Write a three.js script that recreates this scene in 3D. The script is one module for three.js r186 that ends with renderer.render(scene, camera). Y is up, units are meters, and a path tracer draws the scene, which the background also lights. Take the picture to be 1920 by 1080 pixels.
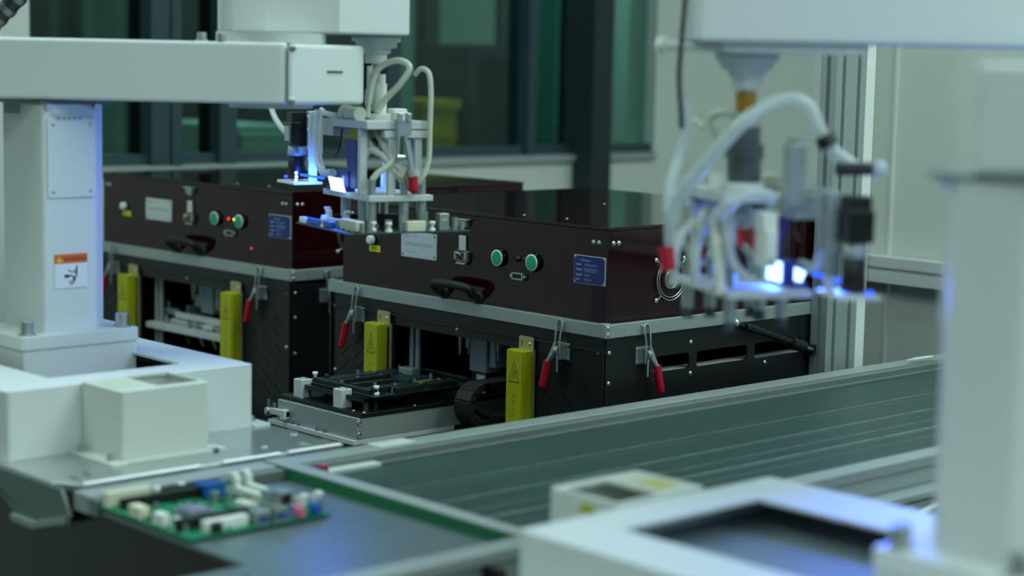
import * as THREE from 'three';
import { RoundedBoxGeometry } from 'three/addons/geometries/RoundedBoxGeometry.js';
import { mergeGeometries } from 'three/addons/utils/BufferGeometryUtils.js';
import { RectAreaLightUniformsLib } from 'three/addons/lights/RectAreaLightUniformsLib.js';

// ---------------------------------------------------------------- camera, light, exposure
RectAreaLightUniformsLib.init();
const scene = new THREE.Scene();
scene.background = new THREE.Color(0x000000);
const camera = new THREE.PerspectiveCamera(THREE.MathUtils.radToDeg(2 * Math.atan(540 / 3475.8)), 1920 / 1080, 0.05, 40);
camera.position.set(1.6941, 0.4539, 1.738);
camera.rotation.set(-0.12188, 0.82345, 0.02063, 'YXZ');
camera.focus = 2.68;
camera.userData.fStop = 2.8;
const renderer = new THREE.WebGLRenderer({ antialias: true });
renderer.toneMapping = THREE.LinearToneMapping;
renderer.toneMappingExposure = 0.58;
renderer.shadowMap.enabled = true;
const ROOM_LIGHT = new THREE.Color(0.79, 1.0, 1.0);
const CEILING_PANELS = [[0.3, -0.5], [0.3, -2.1], [1.5, -0.5], [1.5, -2.1], [2.6, -0.5], [2.6, 1.0], [-0.9, 1.2], [0.7, 2.3, 0.55], [2.2, 2.5, 0.55]];
const PANEL_POWER = 9;
const BACK_PANEL_POWER = 40;
const BLUE = new THREE.Color(0.035, 0.13, 1.0);
const BLUE_POWER = 520;

// ---------------------------------------------------------------- helpers
let seed = 7;
const rnd = () => { seed = (seed * 1664525 + 1013904223) >>> 0; return seed / 4294967296; };
const V = (x, y, z) => new THREE.Vector3(x, y, z);
const names = new Map();
const numbered = (n) => { const k = names.get(n) || 0; names.set(n, k + 1); return k ? `${n}_${String(k).padStart(3, '0')}` : n; };
let SC = 1;                       // size factor of the thing being built
function prep(g) {
  g = g.index ? g.toNonIndexed() : g;
  for (const k of Object.keys(g.attributes)) if (!['position', 'normal', 'uv'].includes(k)) g.deleteAttribute(k);
  g.morphAttributes = {}; return g;
}
function merge(list) { list = [].concat(list).map(prep); return list.length > 1 ? mergeGeometries(list) : list[0]; }
const turn = (g, rx = 0, ry = 0, rz = 0) => { if (rx) g.rotateX(rx); if (ry) g.rotateY(ry); if (rz) g.rotateZ(rz); return g; };
// box with lightly rounded edges, given by its limits
function box(x0, x1, y0, y1, z0, z1, r = 0.0008, seg = 1) {
  const w = x1 - x0, h = y1 - y0, d = z1 - z0, m = Math.min(w, h, d);
  const g = r > 0 ? new RoundedBoxGeometry(w, h, d, seg, Math.min(r, m * 0.45)) : new THREE.BoxGeometry(w, h, d);
  return g.translate((x0 + x1) / 2, (y0 + y1) / 2, (z0 + z1) / 2);
}
const bx = (x, y, z, w, h, d, r = 0.0006, seg = 1) => box(x - w / 2, x + w / 2, y - h / 2, y + h / 2, z - d / 2, z + d / 2, r, seg);
function cyl(x, y, z, r, h, axis = 'y', seg = 24, r2 = r) {      // centred; r at the + end, r2 at the - end
  const g = new THREE.CylinderGeometry(r, r2, h, seg);
  if (axis === 'x') g.rotateZ(-Math.PI / 2); if (axis === 'z') g.rotateX(Math.PI / 2);
  return g.translate(x, y, z);
}
function tube(pts, r, n = 40, rad = 10, closed = false) {
  return new THREE.TubeGeometry(new THREE.CatmullRomCurve3(pts.map((p) => V(...p)), closed, 'centripetal'), n, r, rad, closed);
}
function rod(a, b, r, seg = 12, r2 = r) {
  const A = V(...a), B = V(...b), d = B.clone().sub(A), g = new THREE.CylinderGeometry(r2, r, d.length(), seg);
  g.applyQuaternion(new THREE.Quaternion().setFromUnitVectors(V(0, 1, 0), d.clone().normalize()));
  return g.translate(...A.add(B).multiplyScalar(0.5).toArray());
}
function lathe(pts, x, y, z, axis = 'y', seg = 28) {
  const g = new THREE.LatheGeometry(pts.map((p) => new THREE.Vector2(...p)), seg);
  if (axis === 'x') g.rotateZ(-Math.PI / 2); if (axis === 'z') g.rotateX(Math.PI / 2);
  return g.translate(x, y, z);
}
function poly(pts) { const s = new THREE.Shape(); pts.forEach((p, i) => (i ? s.lineTo(...p) : s.moveTo(...p))); s.closePath(); return s; }
const rectHole = (s, x0, x1, y0, y1, r = 0) => {
  const h = new THREE.Path();
  if (!r) { h.moveTo(x0, y0); h.lineTo(x0, y1); h.lineTo(x1, y1); h.lineTo(x1, y0); h.closePath(); } else {
    h.moveTo(x0 + r, y0); h.lineTo(x1 - r, y0); h.quadraticCurveTo(x1, y0, x1, y0 + r); h.lineTo(x1, y1 - r); h.quadraticCurveTo(x1, y1, x1 - r, y1);
    h.lineTo(x0 + r, y1); h.quadraticCurveTo(x0, y1, x0, y1 - r); h.lineTo(x0, y0 + r); h.quadraticCurveTo(x0, y0, x0 + r, y0);
  }
  s.holes.push(h); return s;
};
function roundRect(x0, x1, y0, y1, r) {
  const s = new THREE.Shape();
  s.moveTo(x0 + r, y0); s.lineTo(x1 - r, y0); s.quadraticCurveTo(x1, y0, x1, y0 + r); s.lineTo(x1, y1 - r); s.quadraticCurveTo(x1, y1, x1 - r, y1);
  s.lineTo(x0 + r, y1); s.quadraticCurveTo(x0, y1, x0, y1 - r); s.lineTo(x0, y0 + r); s.quadraticCurveTo(x0, y0, x0 + r, y0); return s;
}
function ext(shape, depth, bevel = 0, curve = 8) {
  return new THREE.ExtrudeGeometry(shape, { depth: depth - 2 * bevel, bevelEnabled: bevel > 0, bevelSize: bevel, bevelThickness: bevel, bevelOffset: -bevel, bevelSegments: 3, curveSegments: curve }).translate(0, 0, bevel);
}
// a plan outline given as [x, z] pairs, standing from y0 to y1
function plan(pts, y0, y1, bevel = 0, holes = []) {
  const s = poly(pts.map(([x, z]) => [x, -z]));
  for (const h of holes) s.holes.push(new THREE.Path(h.map(([x, z]) => new THREE.Vector2(x, -z))));
  return ext(s, y1 - y0, bevel).rotateX(-Math.PI / 2).translate(0, y0, 0);
}
function rounded(pts, r, n = 6) {                                  // round the corners of a polygon
  const out = [];
  pts.forEach((p, i) => {
    const a = pts[(i + pts.length - 1) % pts.length], b = pts[(i + 1) % pts.length], rr = p[2] ?? r;
    const la = Math.hypot(a[0] - p[0], a[1] - p[1]), lb = Math.hypot(b[0] - p[0], b[1] - p[1]), k = Math.min(rr, la * 0.49, lb * 0.49);
    const s = [p[0] + (a[0] - p[0]) * k / la, p[1] + (a[1] - p[1]) * k / la], e = [p[0] + (b[0] - p[0]) * k / lb, p[1] + (b[1] - p[1]) * k / lb];
    for (let t = 0; t <= n; t++) { const u = t / n; out.push([(1 - u) ** 2 * s[0] + 2 * u * (1 - u) * p[0] + u * u * e[0], (1 - u) ** 2 * s[1] + 2 * u * (1 - u) * p[1] + u * u * e[1]]); }
  });
  return out;
}
function tag(o, label, category, group) { o.userData = { label, category }; if (group) o.userData.group = group; return o; }
function thing(name, label, category, at = [0, 0, 0], group) {
  const t = new THREE.Group(); t.name = numbered(name); t.position.set(...at); scene.add(t); tag(t, label, category, group); t.base = at; return t;
}
// a part: geometry is given in the same axes as its thing's base point, and moved to the part's parent
function metricUV(g) {                                              // texture coordinates in metres, by the way each face looks
  const p = g.attributes.position, n = g.attributes.normal, u = new Float32Array(p.count * 2);
  for (let i = 0; i < p.count; i += 3) {
    const ax = Math.abs(n.getX(i)), ay = Math.abs(n.getY(i)), az = Math.abs(n.getZ(i));
    for (let k = i; k < i + 3; k++) { const x = p.getX(k), y = p.getY(k), z = p.getZ(k); [u[2 * k], u[2 * k + 1]] = ay > ax && ay > az ? [z, x] : ax > az ? [z, y] : [x, y]; }
  }
  g.setAttribute('uv', new THREE.BufferAttribute(u, 2));
}
function part(parent, name, geos, mat, label) {
  const g = merge(geos); if (mat.userData.metric) metricUV(g);
  const b = parent.base || [0, 0, 0];
  g.translate(-b[0], -b[1], -b[2]); if (SC !== 1) g.scale(SC, SC, SC);
  const m = new THREE.Mesh(g, mat); m.name = name; m.castShadow = m.receiveShadow = true; parent.add(m);
  if (label) m.userData.label = label; return m;
}
function copyPart(parent, name, geo, mat, at, quat) {               // shares its geometry with others
  const b = parent.base || [0, 0, 0], m = new THREE.Mesh(geo, mat); m.name = name; m.castShadow = m.receiveShadow = true;
  m.position.set((at[0] - b[0]) * SC, (at[1] - b[1]) * SC, (at[2] - b[2]) * SC); if (quat) m.quaternion.copy(quat);
  if (SC !== 1) m.scale.setScalar(SC); parent.add(m); return m;
}
function sub(parent, name, at) { const g = new THREE.Group(); g.name = name; g.base = parent.base; parent.add(g); return g; }
function struct(name, geos, mat) { const g = merge(geos); if (mat.userData.metric) metricUV(g); const m = new THREE.Mesh(g, mat); m.name = name; m.castShadow = m.receiveShadow = true; m.userData.kind = 'structure'; scene.add(m); return m; }
const Q = { y: new THREE.Quaternion(), z: new THREE.Quaternion().setFromUnitVectors(V(0, 1, 0), V(0, 0, 1)), x: new THREE.Quaternion().setFromUnitVectors(V(0, 1, 0), V(1, 0, 0)), d: new THREE.Quaternion().setFromUnitVectors(V(0, 1, 0), V(0, -1, 0)) };

// ---------------------------------------------------------------- procedural textures
function noise2(w, h, f) { const c = document.createElement('canvas'); c.width = w; c.height = h; const x = c.getContext('2d'), d = x.createImageData(w, h); for (let j = 0; j < h; j++) for (let i = 0; i < w; i++) { const [r, g, b] = f(i, j); const k = (j * w + i) * 4; d.data[k] = r; d.data[k + 1] = g; d.data[k + 2] = b; d.data[k + 3] = 255; } x.putImageData(d, 0, 0); return c; }
function canvasTex(c, srgb = true, repeat) { const t = new THREE.CanvasTexture(c); if (srgb) t.colorSpace = THREE.SRGBColorSpace; if (repeat) { t.wrapS = t.wrapT = THREE.RepeatWrapping; t.repeat.set(...repeat); } return t; }
function draw(w, h, f, bg) { const c = document.createElement('canvas'); c.width = w; c.height = h; const x = c.getContext('2d'); if (bg) { x.fillStyle = bg; x.fillRect(0, 0, w, h); } f(x, w, h); return canvasTex(c); }
const grainTex = canvasTex(noise2(256, 256, () => { const v = 150 + rnd() * 90; return [v, v, v]; }), false, [6, 6]);
const brushTex = (() => { const rows = Array.from({ length: 256 }, () => 205 + rnd() * 36); return canvasTex(noise2(256, 256, (i, j) => { const v = rows[j] + rnd() * 12 - 6; return [v, v, v]; }), false, [3, 3]); })();

const std = (color, roughness = 0.5, metalness = 0, more = {}) => { const m = new THREE.MeshStandardMaterial({ color, roughness, metalness, ...more }); m.userData.metric = Object.keys(more).length > 0; return m; };
const phys = (o) => new THREE.MeshPhysicalMaterial(o);
const M = {
  white: std(0xd3dad8, 0.42, 0, { bumpMap: grainTex, bumpScale: 0.00004 }),
  cream: std(0xcbd2ca, 0.5),
  alu: std(0xa3adaa, 0.52, 0.5, { roughnessMap: brushTex }),
  aluPale: std(0xc6cdca, 0.55, 0.2),
  steel: std(0xc4c8c8, 0.3, 0.95),
  steelDark: std(0x6a7272, 0.4, 0.85),
  zinc: std(0xa9b4b0, 0.36, 0.8),
  black: std(0x0b0d0d, 0.45), blackMatt: std(0x0a0b0b, 0.8), blackGloss: std(0x08090a, 0.22), rubber: std(0x0d1010, 0.6),
  panelBlack: std(0x141919, 0.5, 0.1, { roughnessMap: grainTex }),
  red: std(0xa8061f, 0.4), yellow: std(0xa9ad06, 0.5), tan: std(0xb5ae7a, 0.42, 0.5),
  green: std(0x0f9a6a, 0.45), greenRim: std(0xcfe6dc, 0.4), barGreen: std(0x06643c, 0.55), barTop: std(0x8d9696, 0.5),
  hose: phys({ color: 0xd6dccb, roughness: 0.45, transmission: 0.25, thickness: 0 }),
  clearTube: phys({ color: 0xe6eeee, roughness: 0.18, transmission: 0.55, thickness: 0 }),
  whitePlastic: std(0xdde2da, 0.5), creamPlastic: std(0xd8d7bd, 0.5), pcb: std(0x0d7a52, 0.45), pcbDark: std(0x102a2c, 0.4), pcbEdge: std(0x5c6a5a, 0.6),
  blue: std(0x1554a8, 0.4), bluePlate: std(0x12275e, 0.4, 0.2), pink: std(0xc76a80, 0.5), gold: std(0xb88a2c, 0.35, 0.8), brass: std(0xc79a4a, 0.3, 0.9),
  chip: std(0x14181a, 0.4), heat: std(0x8b93a6, 0.4, 0.6), blueSink: std(0x1a63b4, 0.4, 0.3),
  lid: phys({ color: new THREE.Color(0.125, 0.011, 0.02), roughness: 0.04, transmission: 0.88, thickness: 0, ior: 1.45 }),
};

// ---------------------------------------------------------------- the room
const wallMat = std(0xc3ccc4, 0.75, 0, { bumpMap: grainTex, bumpScale: 0.0002 }), panelMat = std(0xbfc7bc, 0.6), seamMat = std(0xc9d0c6, 0.5);
const frameMat = std(0x2b4248, 0.5, 0.2), frameDark = std(0x16262a, 0.6);
const XW = -1.65;
struct('floor', box(-4.2, 3.3, -0.95, -0.85, -3.3, 3.7, 0), std(0x24282a, 0.45, 0, { roughnessMap: grainTex }));
struct('ceiling', box(-4.2, 3.3, 1.9, 2.0, -3.3, 3.7, 0), std(0xc2cac6, 0.8));
struct('wall_left', [box(XW - 0.1, XW, -0.85, 0.222, -3.2, 3.6, 0), box(XW - 0.1, XW, 1.5, 1.9, -3.2, 3.6, 0), box(XW - 0.1, XW, 0.222, 1.5, -3.2, -1.86, 0), box(XW - 0.1, XW, 0.222, 1.5, -0.055, 3.6, 0)], wallMat);
struct('wall_back', box(-4.2, 3.3, -0.85, 1.9, -3.3, -3.2, 0), wallMat);
struct('wall_front', box(-4.2, 3.3, -0.85, 1.9, 3.6, 3.7, 0), std(0x7f8a86, 0.75));
struct('wall_right', box(3.2, 3.3, -0.85, 1.9, -3.2, 3.6, 0), std(0x99a39f, 0.75));
struct('wall_far', box(-4.2, -4.1, -0.85, 1.9, -3.2, 3.6, 0), std(0x2f3c38, 0.8));
// window band in the left wall: posts, rails and tinted panes
const glassMat = phys({ color: new THREE.Color(0.36, 0.52, 0.49), roughness: 0.02, transmission: 1, thickness: 0, ior: 1.42 });
const mullions = [[-0.326, -0.371, 0.03], [-0.373, -0.396, 0.045], [-0.497, -0.54, 0.02], [-0.948, -0.99, 0.03], [-1.40, -1.425, 0.01]];
const bays = [[-0.055, -0.326], [-0.396, -0.497], [-0.54, -0.948], [-0.99, -1.40], [-1.425, -1.56], [-1.63, -1.86]];
bays.forEach(([a, b], i) => {
  const w = new THREE.Group(); w.name = `window_${i + 1}`; w.userData.kind = 'structure'; scene.add(w);
  part(w, 'window_frame', [box(XW - 0.06, XW - 0.01, 0.222, 0.245, b, a, 0), box(XW - 0.06, XW - 0.01, 1.46, 1.5, b, a, 0)], frameMat);
  part(w, 'window_pane', box(XW - 0.04, XW - 0.034, 0.245, 1.46, b, a, 0), glassMat);
});
struct('trim_1', mullions.map(([a, b, p]) => box(XW - 0.08, XW + p * 0.3, 0.222, 1.5, b, a, 0)), frameMat);
struct('trim_2', box(XW - 0.06, XW + 0.07, -0.85, 1.9, -1.63, -1.56, 0.004), frameDark);
struct('trim_3', box(XW - 0.1, XW + 0.012, 0.206, 0.222, -1.86, -0.055, 0), std(0x8f9b98, 0.5));

// ceiling light panels
const glowMat = new THREE.MeshStandardMaterial({ color: 0xffffff, emissive: ROOM_LIGHT, emissiveIntensity: 6 });
function ceilingPanel(x, z, power, label) {
  const t = thing('ceiling_light', label, 'ceiling light', [x, 1.9, z], 'ceiling light panels above the frame');
  part(t, 'frame', [box(x - 0.32, x + 0.32, 1.875, 1.9, z - 0.62, z - 0.6, 0), box(x - 0.32, x + 0.32, 1.875, 1.9, z + 0.6, z + 0.62, 0), box(x - 0.32, x - 0.3, 1.875, 1.9, z - 0.6, z + 0.6, 0), box(x + 0.3, x + 0.32, 1.875, 1.9, z - 0.6, z + 0.6, 0)], M.aluPale);
  part(t, 'diffuser_light', box(x - 0.3, x + 0.3, 1.882, 1.898, z - 0.6, z + 0.6, 0), glowMat);
  const l = new THREE.RectAreaLight(ROOM_LIGHT, power, 0.6, 1.2); l.position.set(x, 1.874, z); l.lookAt(x, 0, z + 1e-5); l.rotation.set(-Math.PI / 2, 0, 0); scene.add(l);
}
const PANEL_PLACES = ['above the fixtures', 'above the wall behind the fixtures', 'above the far end of the conveyor', 'above the panel wall', 'above the right robot', 'near the wall at the camera side', 'above the left robot', 'behind the camera, nearest the conveyor', 'behind the camera, nearest the side wall'];
CEILING_PANELS.forEach(([x, z, k = 1], i) => ceilingPanel(x, z, PANEL_POWER * k, 'flat white ceiling light panel ' + PANEL_PLACES[i]));
ceilingPanel(-3.0, -1.0, BACK_PANEL_POWER, 'flat white ceiling light panel in the room behind the windows');
ceilingPanel(-2.05, -2.5, BACK_PANEL_POWER * 0.7, 'flat white ceiling light panel behind the farthest window');

// what stands in the room behind the glass
{
  const X = -2.4;
  for (let i = 0; i < 6; i++) {
    const y = -0.85 + i * 0.198, t = thing('storage_crate', ['bottom', 'second', 'third', 'fourth', 'fifth', 'topmost'][i] + ' yellow crate of the stack behind the window', 'crate', [X - 0.2, y, -1.7], 'yellow crates stacked behind the window');
    const m = std(0xdcae12, 0.6);
    part(t, 'shell', [box(X - 0.38, X, y, y + 0.175, -1.825, -1.69, 0.01), box(X, X + 0.008, y + 0.02, y + 0.04, -1.82, -1.70, 0), box(X, X + 0.008, y + 0.09, y + 0.1, -1.82, -1.70, 0)], m);
    part(t, 'rim', box(X - 0.39, X + 0.012, y + 0.17, y + 0.198, -1.83, -1.685, 0.004), m);
  }
  const c = thing('shutter_cabinet', 'dark blue cabinet with a horizontal slatted shutter behind the glass', 'cabinet', [X - 0.25, -0.85, -2.03]);
  part(c, 'carcass', [box(X - 0.5, X - 0.02, -0.85, 0.5, -2.17, -1.88, 0.004)], std(0x101e28, 0.6));
  part(c, 'frame', [box(X - 0.02, X + 0.01, -0.85, 0.5, -1.9, -1.88, 0), box(X - 0.02, X + 0.01, -0.85, 0.5, -2.17, -2.15, 0), box(X - 0.02, X + 0.01, 0.46, 0.5, -2.15, -1.9, 0)], std(0x26424c, 0.5));
  for (let k = 0; k < 28; k++) part(c, 'slat', bx(X - 0.012, -0.82 + k * 0.046, -2.025, 0.012, 0.036, 0.24, 0.004), std(0x0c1826, 0.5));
  const r = thing('red_cabinet', 'narrow dark red cabinet beside the slatted blue one behind glass', 'cabinet', [X - 0.2, -0.85, -2.23]);
  part(r, 'carcass', box(X - 0.4, X, -0.85, 0.42, -2.3, -2.19, 0.004), std(0x7a2c30, 0.6));
  part(r, 'door', box(X, X + 0.012, -0.8, 0.28, -2.29, -2.2, 0.003), std(0x8a3a3c, 0.55));
  part(r, 'handle', box(X + 0.012, X + 0.022, -0.1, 0.0, -2.22, -2.21, 0.002), M.zinc);
  const p = thing('pale_cabinet', 'pale grey-green cabinet seen low behind the left window', 'cabinet', [X - 0.2, -0.85, -1.13]);
  part(p, 'carcass', box(X - 0.4, X, -0.85, 0.27, -1.24, -1.05, 0.004), std(0x9fb2a8, 0.6));
  part(p, 'door', box(X, X + 0.012, -0.8, 0.25, -1.23, -1.06, 0.003), std(0xa9bbb1, 0.55));
  const s = thing('shelf_rack', 'dark steel rack with level shelves behind the window glass', 'rack', [X - 0.6, -0.85, -1.6]);
  const sm = std(0x33453f, 0.6);
  for (const [px, pz] of [[-0.95, -1.0], [-0.55, -1.0], [-0.95, -2.5], [-0.55, -2.5]]) part(s, 'post', bx(X + px, 0.3, pz, 0.04, 2.3, 0.04, 0.002), sm);
  for (const y of [-0.4, 0.05, 0.46, 0.9]) part(s, 'shelf', box(X - 0.97, X - 0.53, y - 0.015, y + 0.015, -2.52, -0.98, 0.002), std(0x3c5048, 0.55));
  for (const [z0, z1, l] of [[-2.57, -2.38, 'broad pale column behind the last window pane'], [-1.66, -1.56, 'narrow pale column behind glass beside the yellow crates'], [-0.72, -0.6, 'pale column behind the leftmost window panes']]) {
    const q = thing('pale_column', l, 'column', [X - 0.05, -0.85, (z0 + z1) / 2]);
    part(q, 'shaft', box(X - 0.12, X, -0.85, 1.9, z0, z1, 0.004), std(0xa0aca6, 0.6));
    part(q, 'base', box(X - 0.14, X + 0.02, -0.85, -0.72, z0 - 0.02, z1 + 0.02, 0.004), std(0x6d8a80, 0.6));
  }
  const g = thing('teal_column', 'tall teal painted column behind the window glass', 'column', [-2.2, -0.85, -2.12]);
  part(g, 'shaft', box(-2.28, -2.2, -0.85, 1.9, -2.1, -2.02, 0.004), std(0x4d8a80, 0.6));
  part(g, 'base', box(-2.3, -2.18, -0.85, -0.75, -2.12, -2.0, 0.004), std(0x3d6a64, 0.6));
}

// the machine enclosure: panel wall, crossbeam and post of slotted aluminium profile
function profile(len, w, d, slots = 2) {                            // a slotted profile along y, w in x, d in z, slots on the +x and +z faces
  const s = poly([[-w / 2, -d / 2], [w / 2, -d / 2], [w / 2, d / 2], [-w / 2, d / 2]]), out = new THREE.Shape(), a = 0.0042, t = 0.006, pts = [];
  const side = (n, L, f) => { for (let k = 0; k < n; k++) { const c = -L / 2 + L * (k + 0.5) / n; f(c - a, 0); f(c - a, t); f(c + a, t); f(c + a, 0); } };
  pts.push([-w / 2, -d / 2]); side(1, w, (u, q) => pts.push([u, -d / 2 + q])); pts.push([w / 2, -d / 2]);
  side(slots, d, (u, q) => pts.push([w / 2 - q, u])); pts.push([w / 2, d / 2]);
  side(1, w, (u, q) => pts.push([-u, d / 2 - q])); pts.push([-w / 2, d / 2]); side(slots, d, (u, q) => pts.push([-w / 2 + q, -u]));
  return ext(poly(pts), len, 0).rotateX(-Math.PI / 2).translate(0, 0, 0);   // stands on y = 0; shape y becomes -z
}
{
  const t = thing('enclosure_post', 'upright slotted aluminium post at the far side of the fixture', 'post', [-0.05, -0.85, -0.555]);
  part(t, 'profile', profile(2.6, 0.03, 0.074).translate(-0.05, -0.85, -0.557), M.alu);
  part(t, 'cover_strip', box(-0.047, -0.036, -0.85, 1.75, -0.618, -0.5945, 0.001), M.whitePlastic);
  part(t, 'foot_plate', box(-0.064, -0.02, -0.85, -0.84, -0.6, -0.515, 0.002), M.zinc);
  const b = thing('crossbeam', 'level slotted aluminium crossbeam in front of the white panel wall', 'beam', [0.9, 0.105, -0.935]);
  part(b, 'profile', profile(2.6, 0.045, 0.03, 1).rotateZ(Math.PI / 2).translate(2.2, 0.1055, -0.935), M.aluPale);
  part(b, 'end_cap', box(2.2, 2.205, 0.084, 0.127, -0.949, -0.921, 0.001), M.black);
  struct('wall_enclosure', [box(-0.42, 2.6, -0.85, 1.8, -0.97, -0.955, 0)], panelMat);
  for (const x of [-0.302, -0.288, -0.237, 0.35, 0.95]) struct('trim_' + (4 + [-0.302, -0.288, -0.237, 0.35, 0.95].indexOf(x)), box(x - (x === -0.288 ? 0.0015 : 0.003), x + (x === -0.288 ? 0.0015 : 0.003), -0.85, 1.8, -0.955, -0.951, 0), x === -0.288 ? std(0x39504c, 0.6) : seamMat);
}
// ---------------------------------------------------------------- shared small parts
const screwGeo = mergeGeometries([prep(new THREE.SphereGeometry(1, 14, 6, 0, Math.PI * 2, 0, Math.PI / 2).scale(1, 0.62, 1)), prep(new THREE.CylinderGeometry(0.45, 0.45, 0.08, 6).translate(0, 0.6, 0))]);
const screwSets = new Map();
function screw(p, at, axis = 'z', r = 0.003, mat = M.steel, name = 'screw') {
  const key = r.toFixed(5); if (!screwSets.has(key)) screwSets.set(key, screwGeo.clone().scale(r, r, r));
  return copyPart(p, name, screwSets.get(key), mat, at, Q[axis]);
}
function capBolt(p, at, r, h, mat = M.steel) {                       // socket-head bolt with a washer, standing on `at`
  const g = sub(p, 'bolt');
  part(g, 'washer', cyl(at[0], at[1] + 0.0012, at[2], r * 1.32, 0.0024), mat);
  part(g, 'head', lathe([[0, 0.45 * h], [r * 0.55, 0.45 * h], [r * 0.55, h * 0.97], [r * 0.6, h], [r * 0.93, h], [r, h * 0.93], [r, 0]], at[0], at[1] + 0.0024, at[2], 'y', 24), mat);
  return g;
}
const scribble = (x, x0, y0, n, cw, ch, col) => { x.fillStyle = col; for (let i = 0; i < n; i++) { const px = x0 + i * cw * 1.25; x.fillRect(px, y0, cw, ch * 0.16); x.fillRect(px + cw * (0.2 + 0.5 * rnd()), y0, cw * 0.16, ch); x.fillRect(px, y0 + ch * (0.4 + 0.3 * rnd()), cw * 0.9, ch * 0.14); x.fillRect(px + cw * 0.1, y0 + ch * 0.86, cw * 0.8 * rnd() + 2, ch * 0.14); } };
const T = {
  plaque: draw(512, 256, (x) => { x.fillStyle = '#5b6f6c'; scribble(x, 44, 20, 3, 18, 20, '#5b6f6c'); x.fillRect(44, 50, 80, 4); x.fillRect(170, 30, 70, 4); x.fillRect(236, 34, 4, 14); scribble(x, 50, 108, 13, 26, 34, '#5f706c'); scribble(x, 50, 206, 18, 9, 14, '#7b8a86'); }, '#c2cdc8'),
  bluePlate: draw(512, 320, (x) => { x.fillStyle = '#b9c6e6'; x.font = '32px sans-serif'; x.fillText('FCT Fixture', 110, 62); x.font = 'bold 28px sans-serif'; x.fillText('Model', 34, 112); x.fillText('PCB No.', 34, 172); x.fillText('Supplier', 34, 232); x.fillText('Date', 34, 286); for (const [y, w] of [[112, 230], [160, 250], [186, 230], [232, 120], [286, 140]]) scribble(x, 170, y - 20, Math.round(w / 22), 17, 20, '#9fb0d8'); }, '#14296a'),
  ytag: draw(128, 64, (x) => { scribble(x, 16, 18, 5, 16, 28, '#3c3c08'); }, '#d6d812'),
  bar: draw(128, 512, (x) => { x.scale(1, 1); x.strokeStyle = '#5d5f06'; x.lineWidth = 5; x.beginPath(); x.moveTo(64, 34); x.lineTo(106, 106); x.lineTo(22, 106); x.closePath(); x.stroke(); for (let i = 0; i < 3; i++) { x.beginPath(); x.moveTo(48 + i * 12, 96); x.lineTo(60 + i * 10, 62); x.stroke(); } for (let i = 0; i < 4; i++) { x.save(); x.translate(48, 150 + i * 48); scribble(x, 0, 0, 1, 32, 32, '#8c8e0c'); x.restore(); } }, '#aeb108'),
  warn: draw(256, 264, (x) => {
    x.fillStyle = '#dfe3ea'; x.fillRect(0, 72, 256, 192); x.fillStyle = '#d8632c'; x.fillRect(0, 0, 256, 72); x.fillStyle = '#e8c63a'; x.beginPath(); x.moveTo(38, 12); x.lineTo(64, 60); x.lineTo(12, 60); x.closePath(); x.fill(); x.fillStyle = '#3a1c10'; x.fillRect(36, 28, 5, 18); x.fillRect(36, 50, 5, 5); x.font = 'bold 38px sans-serif'; x.fillText('WARNING', 72, 52);
    x.strokeStyle = '#0c1218'; x.fillStyle = '#0c1218'; x.lineWidth = 11; x.beginPath(); x.moveTo(172, 92); x.lineTo(172, 160); x.lineTo(150, 216); x.lineTo(126, 240); x.stroke(); x.fillRect(76, 160, 40, 24); x.beginPath(); x.moveTo(116, 166); x.lineTo(148, 176); x.lineTo(146, 204); x.stroke(); x.lineWidth = 8; x.beginPath(); x.moveTo(104, 122); x.lineTo(140, 146); x.stroke(); x.beginPath(); x.moveTo(140, 206); x.lineTo(108, 224); x.stroke(); x.beginPath(); x.arc(160, 138, 10, 0, 7); x.stroke();
  }),
  marks: draw(256, 48, (x) => { x.fillStyle = '#46505a'; for (let i = 0; i < 5; i++) { x.fillRect(14 + i * 50, 14, 8, 20); x.fillRect(14 + i * 50, 14, 26, 5); x.fillRect(20 + i * 50, 27, 24, 6); } }, '#b5c0c8'),
  small: draw(128, 64, (x) => { scribble(x, 10, 16, 8, 10, 14, '#4a5a56'); x.fillRect(10, 42, 70, 5); }, '#c9d1cc'),
};
const printed = (t, r = 0.5) => new THREE.MeshStandardMaterial({ map: t, roughness: r });
const PM = Object.fromEntries(Object.entries(T).map(([k, t]) => [k, printed(t)]));

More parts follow.
